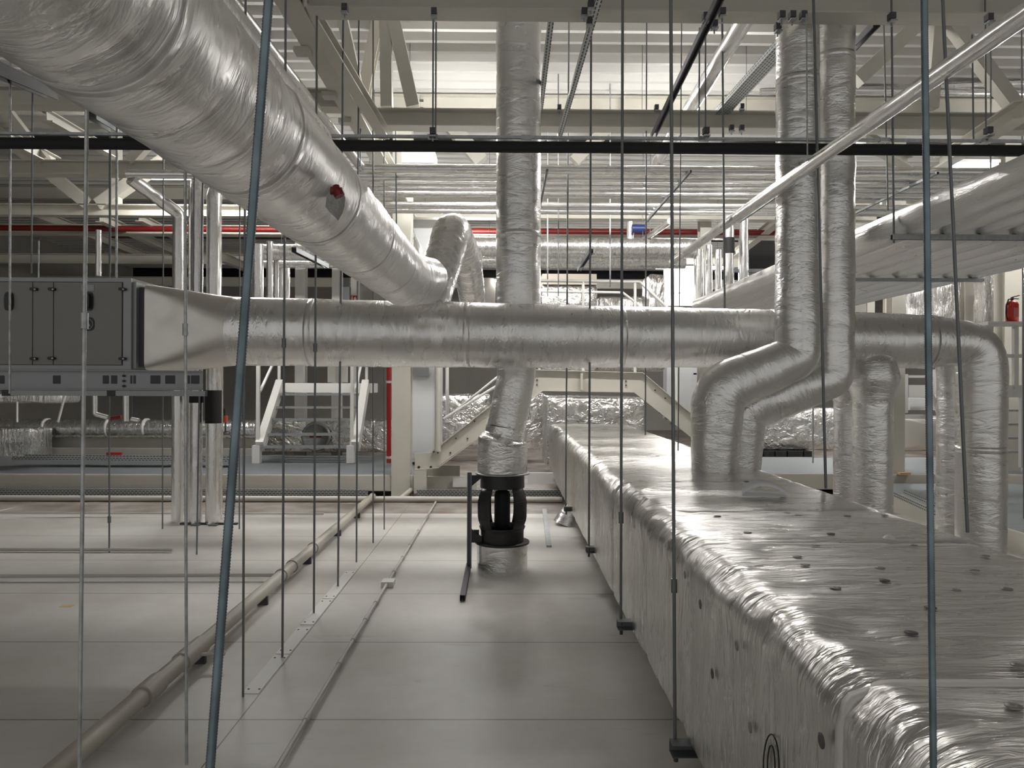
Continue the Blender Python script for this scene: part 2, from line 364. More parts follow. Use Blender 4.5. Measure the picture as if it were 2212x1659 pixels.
# roof purlins
for (Y, h, lab) in ((11.85, 0.30, 'deep cream roof beam under the corrugated sheet behind the round duct top'), (17.5, 0.3, 'cream roof beam beyond the foil pipe rack, up against the sheet'),
                    (26.0, 0.3, 'last cream roof beam before the far wall')):
    o = thing('roof_beam', MB().prof((-14, Y, ZR - 0.11 - h/2 - 0.002), (14, Y, ZR - 0.11 - h/2 - 0.002), I(h, 0.22)), PAINT, lab, 'steel beam')
    if Y < 12:
        for px in (905, 1345, 1998):
            x = P(px, 215, Y).x; build('end_plate', MB().box((x - 0.02, Y - 0.125, ZR - 0.12 - h), (x + 0.02, Y - 0.012, ZR - 0.115)), PAINT, o)
        for dx in (-0.05, 0.05):
            for dz in (0.09, 0.21):
                x = P(905, 215, Y).x; build('bolt', MB().cyl((x + dx - 0.03, Y - 0.08, ZR - 0.12 - dz), (x + dx + 0.03, Y - 0.08, ZR - 0.12 - dz), 0.018, 8), DKGREY, o)
# longitudinal chord with the hanging brackets, upper left
o = thing('longitudinal_chord', MB().prof((-1.70, 3.2, HB + 0.1), (-1.68, 13.13, HB + 0.1), I(0.2, 0.2)), PAINT, 'wide cream beam sloping down from the top edge beside the thin foil pipe', 'steel beam')
for Yb in (6.55, 7.55, 8.3): build('gusset_block', MB().box((-1.86, Yb - 0.06, HB - 0.05), (-1.72, Yb + 0.06, HB - 0.002)), PAINT, o)
a = P(655, 2, 5.9); b = P(830, 290, 8.45)
thing('diagonal_brace', MB().prof(a, b, I(0.12, 0.12)), PAINT, 'narrow cream brace slanting down right of the wide sloping beam', 'steel brace')
a = P(818, 40, 9.6); b = P(783, 220, 9.6)
thing('diagonal_brace', MB().prof(a + (a - b) * 0.3, b, I(0.15, 0.15)), PAINT, 'darker cream brace leaning left between two truss members', 'steel brace')
for (x0, y0, x1, y1, Y0, Y1, s_, lab) in (
    (215, 470, 380, 545, 14.0, 17.6, 0.16, 'cream brace sloping right below the lit beam at left'),
    (60, 455, 330, 560, 15.2, 22.0, 0.2, 'long cream brace sloping under the beams at far left'),
    (300, 470, 400, 520, 14.4, 16.6, 0.14, 'short cream brace left of the foil risers'),
    (480, 555, 560, 590, 16.0, 20.0, 0.18, 'small cream brace between foil risers and blue rod'),
    (1690, 468, 1590, 548, 13.6, 16.5, 0.16, 'cream brace sloping behind the twin risers, left side'),
    (2212, 235, 2030, 352, 6.6, 9.3, 0.16, 'cream brace rising to the right edge above the black pipe'),
    (1870, 300, 1960, 352, 9.3, 11.0, 0.16, 'cream brace just below the black pipe right of the risers'),
    (20, 300, 120, 352, 9.6, 11.2, 0.16, 'cream brace below the black pipe near the left edge'),
    (100, 250, 240, 330, 8.4, 11.0, 0.12, 'thin cream brace crossing behind the vertical rods at left')):
    thing('diagonal_brace', MB().prof(P(x0, y0, Y0), P(x1, y1, Y1), I(s_, s_)), PAINT, lab, 'steel brace')

# ================================================================ COLUMNS
def column(px, Y, ztop, wd, label, m=PAINT, zb=0.0):
    x = P(px, 829, Y).x
    o = thing('column', MB().prof((x, Y, zb), (x, Y, ztop), I(wd, wd, 0.018, 0.012), (0, 1, 0)), m, label, 'steel column')
    build('base_plate', MB().box((x - wd*0.65, Y - wd*0.65, zb), (x + wd*0.65, Y + wd*0.65, zb + 0.02)), m, o)
    return o
column(869, 12.15, 6.1, 0.30, 'cream steel column beside the red riser pipe')
column(1934, 12.6, 6.1, 0.22, 'cream column just right of the lower twin foil risers')
column(2090, 15.0, 6.1, 0.30, 'cream column left of the hanging foil strips')
column(2176, 13.0, 6.1, 0.30, 'cream column carrying the red square sign')
column(650, 18.0, 6.1, 0.24, 'white column left of two, under the foil pipes by the blue rod', WHITEP)
column(728, 18.0, 6.1, 0.22, 'slotted white column seen under the big sloping duct', WHITEP)
column(767, 20.0, 6.1, 0.20, 'slim white column with the small red sign at its foot', WHITEP)
column(1520, 13.6, 5.0, 0.2, 'cream column behind the foil bundle at centre right', PAINT)

# ================================================================ BLACK PIPE, RACK PIPES
def straight(name, p0, p1, r, m, label, cat, n=20, nz=0.0015, seams=0.0):
    L_ = (Vector(p1) - Vector(p0)).length
    k = max(2, int(L_ / 0.06)); 
    mb = pipe_mb([(Vector(p0), r), (Vector(p1), r)], n=n, nz=nz, nsc=9, step=max(0.05, L_ / 300), seams=seams)
    return thing(name, mb, m, label, cat)
a = P(-260, 313, 5.8); b = P(2480, 321, 5.8); a.z = b.z = (P(0, 314, 5.8).z + P(2212, 321, 5.8).z) / 2
bp = straight('insulated_pipe', a, b, 0.044, BLACK, 'long straight black insulated pipe crossing the whole picture', 'pipe', 24, 0.001)
zr = a.z + 0.085
st = thing('strut_channel', MB().prof((a.x, 5.83, zr), (b.x, 5.83, zr), Cc(0.03, 0.02, 0.002)), GALV, 'thin steel rail running just above the black pipe', 'strut channel')
for px in (935, 1137, 1520, 1910, 2130): 
    x = P(px, 300, 5.83).x; build('rail_joint', MB().box((x - 0.04, 5.81, zr - 0.016), (x + 0.04, 5.85, zr + 0.016)), GALV, st)

# thin foil pipe from the upper left and its corner into the rack
RZ = 4.45
a0 = P(478, -30, 4.85); k1 = P(781, 362, 8.9)
a0.z = k1.z = RZ - 0.02
mbp = pipe_mb([(a0 + (a0 - k1) * 0.25, 0.05), (a0, 0.05), (k1, 0.052), (Vector((9.2, 8.9, RZ - 0.02)), 0.058)], bend=0.06, n=20, nz=0.0015, seams=1.0)
thing('foil_pipe', mbp, FSMALL, 'thin foil pipe coming down from the top left and turning right above the rack', 'pipe')
rack = [(384, 0.058, 'second foil pipe of the high rack, directly below the cornering one', -4.72), (400, 0.040, 'slim third foil pipe of the high rack', -3.9), (411, 0.034, 'slim fourth foil pipe of the high rack', -3.5), (423, 0.045, 'fifth foil pipe of the high rack above its dark gap', -3.4),
        (447, 0.055, 'sixth foil pipe of the rack, just under its dark gap', -3.0), (459, 0.040, 'lowest foil pipe of the rack above the white beam', -3.0)]
for py, r, lab, x0 in rack:
    Y = (RZ - CH) * F / (829.5 - py + 2)
    straight('foil_pipe', (x0, Y, RZ), (10.5, Y, RZ), r, FSMALL, lab, 'pipe', 16, 0.0015, 1.1)
# supports of the rack
for px in (1170, 1440, 1668, 1905): 
    x = P(px, 400, 10).x
    thing('pipe_support', MB().prof((x, 8.7, RZ - 0.085), (x, 11.4, RZ - 0.085), Cc(0.03, 0.03)), GALV, {1170: 'rack support strut beside the central round duct', 1440: 'rack support strut above the thin sloping pipe end', 1668: 'rack support strut just left of the twin risers', 1905: 'rack support strut right of the twin risers'}[px], 'strut channel')

# right sloping foil pipe
X_ = P(2212, 35, 3.18); zf = X_.z
straight('foil_pipe', P(2212, 35, 3.18) + Vector((0.0, -1.2, 0)), P(1452, 566, 9.75) * 1.0, 0.048, FSMALL, 'foil pipe sloping from the top right corner down to the centre', 'pipe', 20, 0.002, 0.95)
# second, small sloping pipe with blue valve
a = P(1448, 478, 11.6); b = P(1370, 532, 13.4)
straight('foil_pipe', a, b, 0.05, FSMALL, 'short sloping foil pipe beside the blue valve', 'pipe', 16, 0.001)
o = thing('valve', MB().cyl(P(1362, 480, 13.2), P(1362, 535, 13.2), 0.07, 16), FSMALL, 'foil wrapped valve with a blue body hanging below the white beam', 'valve')
build('valve_body', MB().cyl(P(1365, 494, 13.05), P(1392, 494, 13.05), 0.075, 14), BLUE, o)
# high foil pipe and trays going back above
for (x0, y0, Y0, x1, y1, Y1, r, lab) in ((1604, 50, 6.75, 1420, 350, 10.9, 0.085, 'shiny foil pipe running back above the truss beams, right of centre'),):
    straight('foil_pipe', P(x0, y0, Y0) + (P(x0, y0, Y0) - P(x1, y1, Y1)) * 0.15, P(x1, y1, Y1), r, FSMALL, lab, 'pipe', 20, 0.002, 1.2)
for (x0, y0, Y0, x1, y1, Y1, r, lab) in (
    (1840, 196, 11.2, 2230, 208, 11.2, 0.07, 'upper foil pipe along the roof beam at upper right'), (1640, 200, 11.5, 2230, 226, 11.0, 0.05, 'lower bright foil pipe along the roof beam at upper right')):
    a = P(x0, y0, Y0); b = P(x1, y1, Y1); b.z = a.z
    straight('foil_pipe', a, b, r, FSMALL, lab, 'pipe', 16, 0.002, 1.0)
def tray(name, p0, p1, wd, h, label, m=PERF, cat='cable tray'):
    return thing(name, MB().prof(p0, p1, [(-wd/2, 0), (wd/2, 0), (wd/2, h), (wd/2 - 0.004, h), (wd/2 - 0.004, 0.004), (-wd/2 + 0.004, 0.004), (-wd/2 + 0.004, h), (-wd/2, h)]), m, label, cat)
tray('cable_tray', P(1706, 88, 6.6), P(1520, 290, 9.3), 0.16, 0.06, 'perforated grey cable tray sloping behind the left of the twin risers')
tray('cable_tray', P(1300, -20, 5.4), P(1209, 296, 8.4), 0.05, 0.04, 'slotted steel strut sloping down from the clamps right of the round duct', PERF, 'strut channel')
tray('cable_tray', P(1190, 48, 6.2), P(1168, 236, 8.1), 0.05, 0.04, 'short slotted strut fixed against the side of the round duct', PERF, 'strut channel')
thing('strut_channel', MB().prof(P(1582, -60, 5.0), P(1412, 292, 8.2), Cc(0.055, 0.055)), DKGREY, 'dark strut sloping down left of the shiny high foil pipe', 'strut channel')
thing('strut_channel', MB().prof(P(1894, 50, 6.3), P(1843, 103, 6.9), Cc(0.06, 0.06)), DKGREY, 'short dark strut behind the top of the right riser', 'strut channel')
thing('strut_channel', MB().prof(P(-40, 135, 5.2), P(112, 203, 7.2), Cc(0.1, 0.1)), DKGREY, 'dark strut sloping at the upper left edge', 'strut channel')
thing('strut_channel', MB().prof(P(197, 246, 6.4), P(248, 278, 7.2), Cc(0.08, 0.08)), GALVD, 'short grey strut with black end left of the sloping duct', 'strut channel')
thing('strut_channel', MB().prof(P(285, 256, 5.6), P(340, 292, 6.4), Cc(0.05, 0.05)), GALVD, 'grey strut hugging the underside edge of the sloping duct', 'strut channel')
thing('strut_channel', MB().prof(P(635, 539, 7.4), P(706, 575, 8.8), Cc(0.05, 0.05)), GALVD, 'small grey strut hanging under the foil pipes left of centre', 'strut channel')
thing('strut_channel', MB().prof(P(1251, 582, 12.0), P(1277, 542, 10.4), Cc(0.06, 0.06)), GALVD, 'short grey strut across the far foil duct right of the round duct', 'strut channel')
thing('strut_channel', MB().prof(P(1570, 585, 12.4), P(1740, 585, 12.4), Cc(0.06, 0.06)), GALVD, 'level grey strut across the group of far foil risers', 'strut channel')
a = P(1926, 512, 5.8); b = P(2500, 512, 5.8); b.z = a.z
thing('strut_channel', MB().prof(a, b, Cc(0.041, 0.041)), GALV, 'upper of two level struts under the wide foil bundle at right', 'strut channel')
a = P(1700, 603, 8.1); b = P(2124, 603, 8.1); b.z = a.z
thing('strut_channel', MB().prof(a, b, Cc(0.041, 0.035)), GALV, 'lower of two level struts under the wide foil bundle at right', 'strut channel')

# ================================================================ RED SPRINKLER PIPE
a = P(-200, 491, 14.6); b = P(1672, 495, 14.6); b.z = a.z
sp_ = thing('sprinkler_pipe', MB().cyl(a, b, 0.055, 16), RED, 'long level dark red sprinkler pipe under the far beams', 'pipe')
o = thing('riser_pipe', MB().cyl(P(840, 560, 12.6), P(840, 1000, 12.6), 0.038, 16), REDB, 'bright red vertical pipe beside the cream column', 'pipe')
for py in (825, 988): c = P(840, py, 12.6); build('pipe_clamp', MB().cyl(c - Vector((0, 0, 0.02)), c + Vector((0, 0, 0.02)), 0.05, 16), WHITEP, o)

# ================================================================ LAMPS
def lamp(c, L_, label, axis='x', m=LAMPM, hang=None):
    c = Vector(c); d = Vector((L_/2, 0, 0)) if axis == 'x' else Vector((0, L_/2, 0))
    o = empty('batten_luminaire', c, label, 'lamp', 'batten luminaires under the roof')
    build('housing', MB().prof(c - d, c + d, [(-0.06, 0.0), (0.06, 0.0), (0.05, 0.05), (-0.05, 0.05)]), WHITEP, o)
    build('lamp_tube', MB().prof(c - d * 0.98, c + d * 0.98, [(-0.055, -0.05), (0.055, -0.05), (0.058, -0.002), (-0.058, -0.002)]), m, o)
    for s_ in (-0.8, 0.8):
        q = c + d * s_; build('suspension_wire', MB().cyl(q + Vector((0, 0, 0.05)), Vector((q.x, q.y, ZR + 0.02)), 0.004, 6), GALVD, o)
    return o
lamp((-0.6, 10.2, 5.46), 1.8, 'strip lamp hidden high behind the beam left of the round riser')
lamp((2.6, 10.2, 5.46), 1.8, 'strip lamp hanging high behind the twin risers')
lamp((-4.95, 12.65, 5.365), 2.2, 'strip lamp lighting the cream beam white behind the sloping duct')
lamp((8.6, 10.8, 5.3), 1.3, 'strip lamp at upper right between the roof braces')
lamp((-0.9, 13.9, 4.55), 1.5, 'strip lamp low over the stairs behind the foil elbow')
lamp((4.3, 17.2, 4.6), 1.6, 'strip lamp far back beside the daylight opening')
lamp((0.5, 21.0, 4.8), 1.6, 'strip lamp deep in the centre of the hall')
lamp((9.5, 20.0, 4.8), 1.6, 'strip lamp deep in the right hall')
lamp((9.8, 15.6, 4.7), 1.6, 'strip lamp above the right walkway')
c = P(2000, 388, 13.5)
o = empty('batten_luminaire', c, 'broad glowing lamp above the foil bundle at right', 'lamp')
a = P(1958, 400, 13.5); b = P(2092, 379, 12.2); 
build('diffuser', MB().box((a.x, 12.2, a.z), (P(2092, 388, 13.0).x, 13.5, a.z + 0.03)), SKYM, o)
build('housing', MB().box((a.x - 0.02, 12.18, a.z + 0.031), (P(2092, 388, 13.0).x + 0.02, 13.52, a.z + 0.08)), WHITEP, o)

thing('ceiling_box', MB().box(P(868, 351, 10.45), P(940, 329, 10.45) + Vector((0, 0.35, 0))), WHITEP, 'white box just below the black pipe left of the round riser', 'box')
# ================================================================ THE BIG SLOPING DUCT (upper left)
ax = -0.905; az = CH + 0.86
pE = [(Vector((ax - 0.06, 0.5, az + 0.01)), 0.225), (Vector((ax, 2.2, az)), 0.222), (Vector((-0.80, 5.9, az - 0.03)), 0.215), (P(922, 606, 6.30), 0.195)]
o = thing('round_duct', pipe_mb(pE, bend=0.4, n=56, nz=0.006, nsc=6, step=0.035, seams=0.86), FPIPE, 'big wrinkled foil duct sloping from the top left corner to the centre', 'duct')
seam_tape(pE, o, 0.86, first=1.15, bend=0.4, n=56, nz=0.006, r_add=0.0012)
v = Vector((-0.66, 2.90, 2.555))
hatch = [P(703, 440, 2.86), P(706, 415, 2.86), P(716, 402, 2.86), P(733, 404, 2.86), P(741, 425, 2.88), P(735, 448, 2.9), P(721, 468, 2.9)]
build('side_tube', pipe_mb([(Vector((ax + 0.09, 1.0, az + 0.125)), 0.09), (Vector((ax + 0.10, 2.3, az + 0.125)), 0.09), (Vector((ax + 0.115, 3.0, az + 0.115)), 0.088), (Vector((ax + 0.11, 3.12, az + 0.06)), 0.06)], bend=0.03, n=28, nz=0.004), FPIPE, o)
# valve peeping out of a cut in the foil
nrm = Vector((0.62, -0.35, -0.70)).normalized()
hq = [(703, 446), (706, 416), (716, 400), (727, 402), (737, 416), (736, 436), (731, 452), (722, 468), (712, 458)]
hm = MB(); hv = [P(x, y, 2.905 + 0.0012 * (x - 703)) for x, y in hq]; n_h = len(hv); dh = Vector((0.02, 0.03, -0.02)) * -0.6
hm.add(hv + [q_ - dh for q_ in hv], [tuple(range(n_h)), tuple(range(2*n_h-1, n_h-1, -1))] + [(i, (i+1) % n_h, n_h + (i+1) % n_h, n_h + i) for i in range(n_h)])
build('cut_opening', hm, mat('grey_foil_backing', (0.36, 0.36, 0.34), 0.45, 0.5, bump=0.6, bscale=60), o)
vb = build('drain_valve', MB().cyl(P(715, 412, 2.80), P(738, 414, 2.80), 0.016, 12).cyl(P(726, 402, 2.80), P(729, 424, 2.79), 0.013, 12).cyl(P(729, 414, 2.79), P(734, 424, 2.79), 0.02, 12), RED, o)
# foil elbow rising behind it
e1 = [(P(925, 665, 6.9), 0.185), (P(976, 498, 7.5), 0.19), (P(1008, 560, 8.7), 0.18), (P(1022, 660, 9.6), 0.16)]
o2 = thing('round_duct', pipe_mb(e1, bend=0.17, n=36, nz=0.006, nsc=9, step=0.04, seams=0.3), FCRINK, 'shiny foil duct bent in an upside-down V left of the round riser', 'duct')

# ================================================================ MAIN HORIZONTAL DUCT + TRANSITION + AIR HANDLER
YA = 6.9
pa = [(P(505, 716, YA), 0.318), (P(1100, 725, YA), 0.30), (P(1800, 733, YA), 0.262), (P(2000, 738, YA), 0.25), (P(2120, 742, YA - 0.05), 0.215), (P(2120, 1300, YA - 0.05), 0.20)]
pa[-1] = (Vector((pa[-2][0].x, YA - 0.05, 0.0)), 0.205)
o = thing('round_duct', pipe_mb(pa, bend=0.34, n=64, nz=0.005, nsc=5, step=0.04, seams=0), FPIPE, 'big level foil duct crossing the middle and bending down at right', 'duct')
seam_tape(pa, o, 1.42, first=0.75, bend=0.34, n=64, nz=0.005, nsc=5)
for (px, Y, r, lab) in ((2068, 7.25, 0.18, 'rear foil pipe dropping beside the big duct end at right'),):
    a = P(px, 745, Y); thing('round_duct', pipe_mb([(a, r + 0.03), (Vector((a.x, Y, a.z - 0.32)), r), (Vector((a.x, Y, 0.0)), r)], bend=0.1, n=36, nz=0.004, step=0.05), FPIPE, lab, 'duct')
a = P(1886, 760, 6.85); o = thing('round_duct', pipe_mb([(a, 0.12), (Vector((a.x, 6.85, a.z - 0.06)), 0.19), (Vector((a.x, 6.85, a.z - 0.24)), 0.235), (Vector((a.x, 6.85, a.z - 0.46)), 0.175), (Vector((a.x, 6.85, 0.0)), 0.172)], bend=0.05, n=40, nz=0.005, step=0.05), FPIPE, 'front foil riser dropping from the big duct just right of the twin bends', 'duct')
a = P(1836, 760, 7.35); thing('round_duct', pipe_mb([(a, 0.21), (Vector((a.x, 7.35, a.z - 0.32)), 0.20), (Vector((a.x, 7.35, a.z - 0.5)), 0.15), (Vector((a.x, 7.35, 0.0)), 0.15)], bend=0.05, n=36, nz=0.004, step=0.05), FPIPE, 'rear foil riser half hidden behind the front one, right of the twin bends', 'duct')

# transition rectangle -> circle
A0 = P(312, 612, 6.55); A1 = P(312, 800, 6.55); cA = P(505, 716, YA); N = 64
def sup(k, n_, hw, hh, e):
    a = 2 * math.pi * k / n_; ca, sa = math.cos(a), math.sin(a)
    return (hw * math.copysign(abs(ca) ** (2 / e), ca), hh * math.copysign(abs(sa) ** (2 / e), sa))
rings = []; zc0 = (A0.z + A1.z) / 2; hh0 = (A0.z - A1.z) / 2; steps = 22
for i in range(steps + 1):
    t = i / steps; tt = t * t * (3 - 2 * t) * 0.35 + t * 0.65; x = A0.x + (cA.x + 0.02 - A0.x) * t; ring = []
    for k in range(N):
        y0, z0 = sup(k, N, 0.42, hh0, 14); y1, z1 = sup(k, N, 0.318, 0.318, 2)
        ring.append(Vector((x, (6.97 + y0) * (1 - tt) + (YA + y1) * tt, (zc0 + z0) * (1 - tt) + (cA.z + z1) * tt)))
    rings.append(ring)
vs = []
for r_ in rings:
    for q in r_: vs.append(q + Vector((0, 1, 1)).normalized() * 0.004 * noise.noise(q * 8))
fs = [(i*N+k, i*N+(k+1) % N, (i+1)*N+(k+1) % N, (i+1)*N+k) for i in range(steps) for k in range(N)]
mbt = MB().add(vs, fs, True); mbt.add(vs[:N], [tuple(range(N))[::-1]]); 
tr = thing('duct_transition', mbt, FSMOOTH, 'smooth foil transition piece tapering from the grey unit to the round duct', 'duct')

zt, zb = P(0, 599, 6.5).z, P(200, 798, 6.5).z; xr = P(283, 700, 6.5).x; xl = P(-300, 700, 6.5).x
ahu = empty('air_handling_unit', (xl, 6.5, zb), 'grey box-shaped air handling unit hanging at the left edge', 'air handling unit')
build('casing', MB().box((xl, 6.52, zb), (xr, 7.5, zt)), AHU, ahu)
fr = MB()
t = 0.035
fr.box((xl, 6.50, zt - t), (xr, 6.519, zt)); fr.box((xl, 6.50, zb), (xr, 6.519, zb + t)); xq = P(266, 700, 6.5).x; fr.box((xq, 6.50, zb + t), (xr, 6.519, zt - t))
build('frame', fr, AHU2, ahu)
edges = [P(px, 700, 6.5).x for px in (-180, 71, 116, 264)]
for i, (x0, x1) in enumerate(((edges[0] + 0.004, edges[1] - 0.004), (edges[1] + 0.004, edges[2] - 0.004), (edges[2] + 0.004, edges[3] - 0.004))):
    pn = build('access_panel', MB().box((x0, 6.497, zb + t + 0.006), (x1, 6.5185, zt - t - 0.006)), AHU, ahu)
def face_disc(px, py, w_, h_, Y, d, m, name, parent):
    c = P(px, py, Y); mb_ = MB(); n_ = 20
    pr = [(w_ * math.copysign(abs(math.cos(2*math.pi*k/n_)) ** .6, math.cos(2*math.pi*k/n_)), h_ * math.copysign(abs(math.sin(2*math.pi*k/n_)) ** .6, math.sin(2*math.pi*k/n_))) for k in range(n_)]
    mb_.prof(c, c - Vector((0, d, 0)), pr); return build(name, mb_, m, parent)
for (px, py) in ((75, 625), (114, 625), (75, 775), (113, 774), (266, 625), (266, 775)):
    l_ = face_disc(px, py, 0.030, 0.014, 6.495, 0.025, BLACKP, 'latch', ahu); face_disc(px, py, 0.006, 0.006, 6.469, 0.004, WHITEP, 'lock_pin', l_)
for (px, py) in ((20, 651), (192, 651)):
    h_ = face_disc(px, py, 0.040, 0.082, 6.495, 0.01, BLACKP, 'door_handle', ahu); face_disc(px + 1, py, 0.012, 0.065, 6.483, 0.03, BLACKP, 'grip', h_)
face_disc(189, 700, 0.06, 0.06, 6.495, 0.004, BLACKP, 'logo_plate', ahu)
lg = MB(); c = P(189, 700, 6.488)
lg.sweep([c + Vector((0.046 * math.cos(a), 0, 0.046 * math.sin(a))) for a in [2*math.pi*k/24 for k in range(25)]], 0.0035, 6)
for (u, s_, e) in ((-0.02, -1, 1), (0.005, -1, 1)): 
    lg.add([c + Vector((u - 0.018, -0.001, -0.02)), c + Vector((u + 0.022, -0.001, -0.02)), c + Vector((u, -0.001, 0.024))], [(0, 1, 2)])
build('logo_mark', lg, AHU2, ahu)
build('label_plate', MB().box(P(175, 628, 6.495), P(203, 615, 6.494)), AHU2, ahu)
# flexible connector
build('connector_flange', MB().box((xr + 0.001, 6.53, zb + 0.01), (xr + 0.03, 7.45, zt - 0.03)), AHU2, ahu)
build('flexible_connector', MB().box((xr + 0.031, 6.58, zb + 0.03), (A0.x - 0.004, 7.38, zt - 0.07)), DKGREY, ahu)
# base frame
zf0 = P(200, 843, 6.5).z
bf = MB(); xe = P(438, 820, 6.5).x
bf.prof((xl, 6.5, (zb + zf0)/2 - 0.003), (P(268, 820, 6.5).x, 6.5, (zb + zf0)/2 - 0.003), Up(zb - zf0 - 0.01, 0.06, 0.006)); bfo = build('base_rail', bf, AHU2, ahu)
bf2 = MB().prof((P(268, 820, 6.5).x + 0.002, 6.5, (zb + zf0)/2 - 0.003), (xe, 6.5, (zb + zf0)/2 - 0.003), Up(zb - zf0 - 0.01, 0.06, 0.006)); b2 = build('base_rail', bf2, AHU2, ahu)
for px, wd, m_ in ((2, 16, DKGREY), (123, 16, DKGREY), (229, 13, DKGREY), (247, 13, DKGREY)):
    a = P(px - wd/2, 829, 6.496); b = P(px + wd/2, 811, 6.496); build('slot_opening', MB().box((a.x, 6.490, a.z), (b.x, 6.4965, b.z)), m_, bfo)
for px, wd in ((284, 4), (291, 5), (336, 21), (368, 21), (408, 5), (422, 18)):
    a = P(px - wd/2, 829, 6.496); b = P(px + wd/2, 811, 6.496); build('slot_opening', MB().box((a.x, 6.490, a.z), (b.x, 6.4965, b.z)), DKGREY, b2)
for py in (812, 823, 834): face_disc(268, py, 0.010, 0.010, 6.49, 0.015, BLACKP, 'bolt', b2)
a = P(-200, 850, 6.4); zz = zf0 - 0.025
for (x0, x1, lab) in ((P(252, 0, 6.44).x, P(446, 0, 6.44).x, 'light strut rail under the right end of the grey unit'), (P(25, 0, 6.44).x, P(243, 0, 6.44).x, 'dim strut rail under the middle of the grey unit')):
    s_ = thing('strut_channel', MB().prof((x0, 6.47, zz), (x1, 6.47, zz), Cc(0.05, 0.045)), AHU2, lab, 'strut channel')
    build('end_cap', MB().box((x0 - 0.07, 6.44, zz - 0.026), (x0 - 0.001, 6.50, zz + 0.026)), BLACKP, s_)

# ================================================================ ROUND RISER + FAN
XF = P(1085, 1100, 7.4).x; YFN = 7.4
def zpx(py, Y): return P(1085, py, Y).z
rp = [(Vector((P(1120, 0, 7.5).x, 7.5, 6.1)), 0.226), (P(1120, 640, 7.5), 0.226), (P(1119, 745, 7.5), 0.205), (P(1114, 820, 7.45), 0.190), (P(1093, 925, YFN), 0.190)]
o = thing('round_duct', pipe_mb(rp, bend=0.2, n=48, nz=0.004, nsc=6, step=0.05, seams=0), FPIPE, 'tall round foil riser down the centre, ending at the black fan', 'duct')
seam_tape(rp, o, 1.25, first=2.75, bend=0.2, n=48)
zt1 = zpx(1019, YFN)
build('spigot', pipe_mb([(P(1092, 922, YFN), 0.19), (Vector((XF + 0.015, YFN, zpx(942, YFN))), 0.20), (Vector((XF, YFN, zpx(955, YFN))), 0.25), (Vector((XF, YFN, zt1)), 0.25)], bend=0.02, n=48, nz=0.005, nsc=9, step=0.03), FCRINK, o)
zs = zpx(1172, YFN)
stub = thing('duct_stub', MB().sweep([Vector((XF, YFN, zs * k / 10)) for k in range(11)], [0.252] * 11, 48, True, 0.005, 7), FPIPE, 'short round foil stub standing on the floor under the fan', 'duct')
fan = empty('inline_fan', (XF, YFN, zs), 'black inline fan with open windows, between foil stub and riser', 'fan')
H = zt1 - zs
build('flange', MB().lathe((XF, YFN, zs + 0.002), [(0.2, 0.0), (0.272, 0.0), (0.272, 0.016), (0.2, 0.016)], 48), BLACKP, fan)
build('flange', MB().lathe((XF, YFN, zt1 - 0.018), [(0.2, 0.0), (0.272, 0.0), (0.272, 0.014), (0.2, 0.014)], 48), GALV, fan)
def rr(t):  # body radius by height fraction
    q = [(0, .215), (0.16, .215), (0.36, .268), (0.62, .270), (0.80, .222), (1, .218)]
    for (a, ra), (b, rb) in zip(q, q[1:]):
        if a <= t <= b: return ra + (rb - ra) * (t - a) / (b - a)
    return .218
z0 = zs + 0.018; HH = H - 0.036
def band(t0, t1, n_=48, ang=None, k=8):
    pr = [(rr(t0 + (t1 - t0) * i / k), z0 + HH * (t0 + (t1 - t0) * i / k)) for i in range(k + 1)]
    inner = [(r_ - 0.012, h_) for r_, h_ in reversed(pr)]
    return MB().lathe((XF, YFN, 0), pr + inner + [pr[0]], n_, ang=ang, cap=False)
build('fan_body', band(0.0, 0.22), BLACKP, fan); build('fan_body', band(0.80, 1.0), BLACKP, fan)
for k in range(4):
    c = math.radians(-90 + 45 + 90 * k); hw = math.radians(18.5)
    rb = band(0.2195, 0.8005, 10, (c - hw, c + hw), 10)
    pb = build('rib', rb, BLACKP, fan)
for tt in (0.36, 0.62):
    zz_ = z0 + HH * tt; r_ = rr(tt)
    for k in range(4):
        c = math.radians(-90 + 45 + 90 * k); hw = math.radians(12)
        build('joint_line', MB().sweep([Vector((XF + (r_ + 0.002) * math.cos(c - hw + 2*hw*i/8), YFN + (r_ + 0.002) * math.sin(c - hw + 2*hw*i/8), zz_)) for i in range(9)], 0.002, 5), DKGREY, fan)
mo = build('motor', MB().lathe((XF, YFN, 0), [(0.06, z0 + HH * .20), (0.076, z0 + HH * .24), (0.079, z0 + HH * .3), (0.079, z0 + HH * .68), (0.072, z0 + HH * .735), (0.045, z0 + HH * .75)], 32), BLACK, fan)
for (za, zb_) in ((zt1 - 0.025, zt1 - 0.13), (zs + 0.02, zs + 0.15)):
    xq = P(1020, 1100, 7.4).x
    mbk = MB().add([(xq, 7.30, za), (XF - 0.2, 7.30, za), (XF - 0.2, 7.30, za - 0.02 if za > zs + .5 else za + 0.05), (xq, 7.30, zb_), (xq, 7.34, za), (XF - 0.2, 7.34, za), (XF - 0.2, 7.34, za - 0.02 if za > zs + .5 else za + 0.05), (xq, 7.34, zb_)],
                   [(0, 1, 2, 3), (7, 6, 5, 4), (0, 4, 5, 1), (1, 5, 6, 2), (2, 6, 7, 3), (3, 7, 4, 0)])
    build('mounting_arm', mbk, BLACKP, fan)
cb = build('cable_gland', MB().cyl(P(1022, 1150, 7.35), P(1035, 1150, 7.35), 0.03, 10), BLACKP, fan)
xs = P(1014, 1100, 7.32).x
o = empty('support_bracket', (xs, 7.32, 0), 'grey upright strut with floor foot, left side of the black fan', 'bracket')
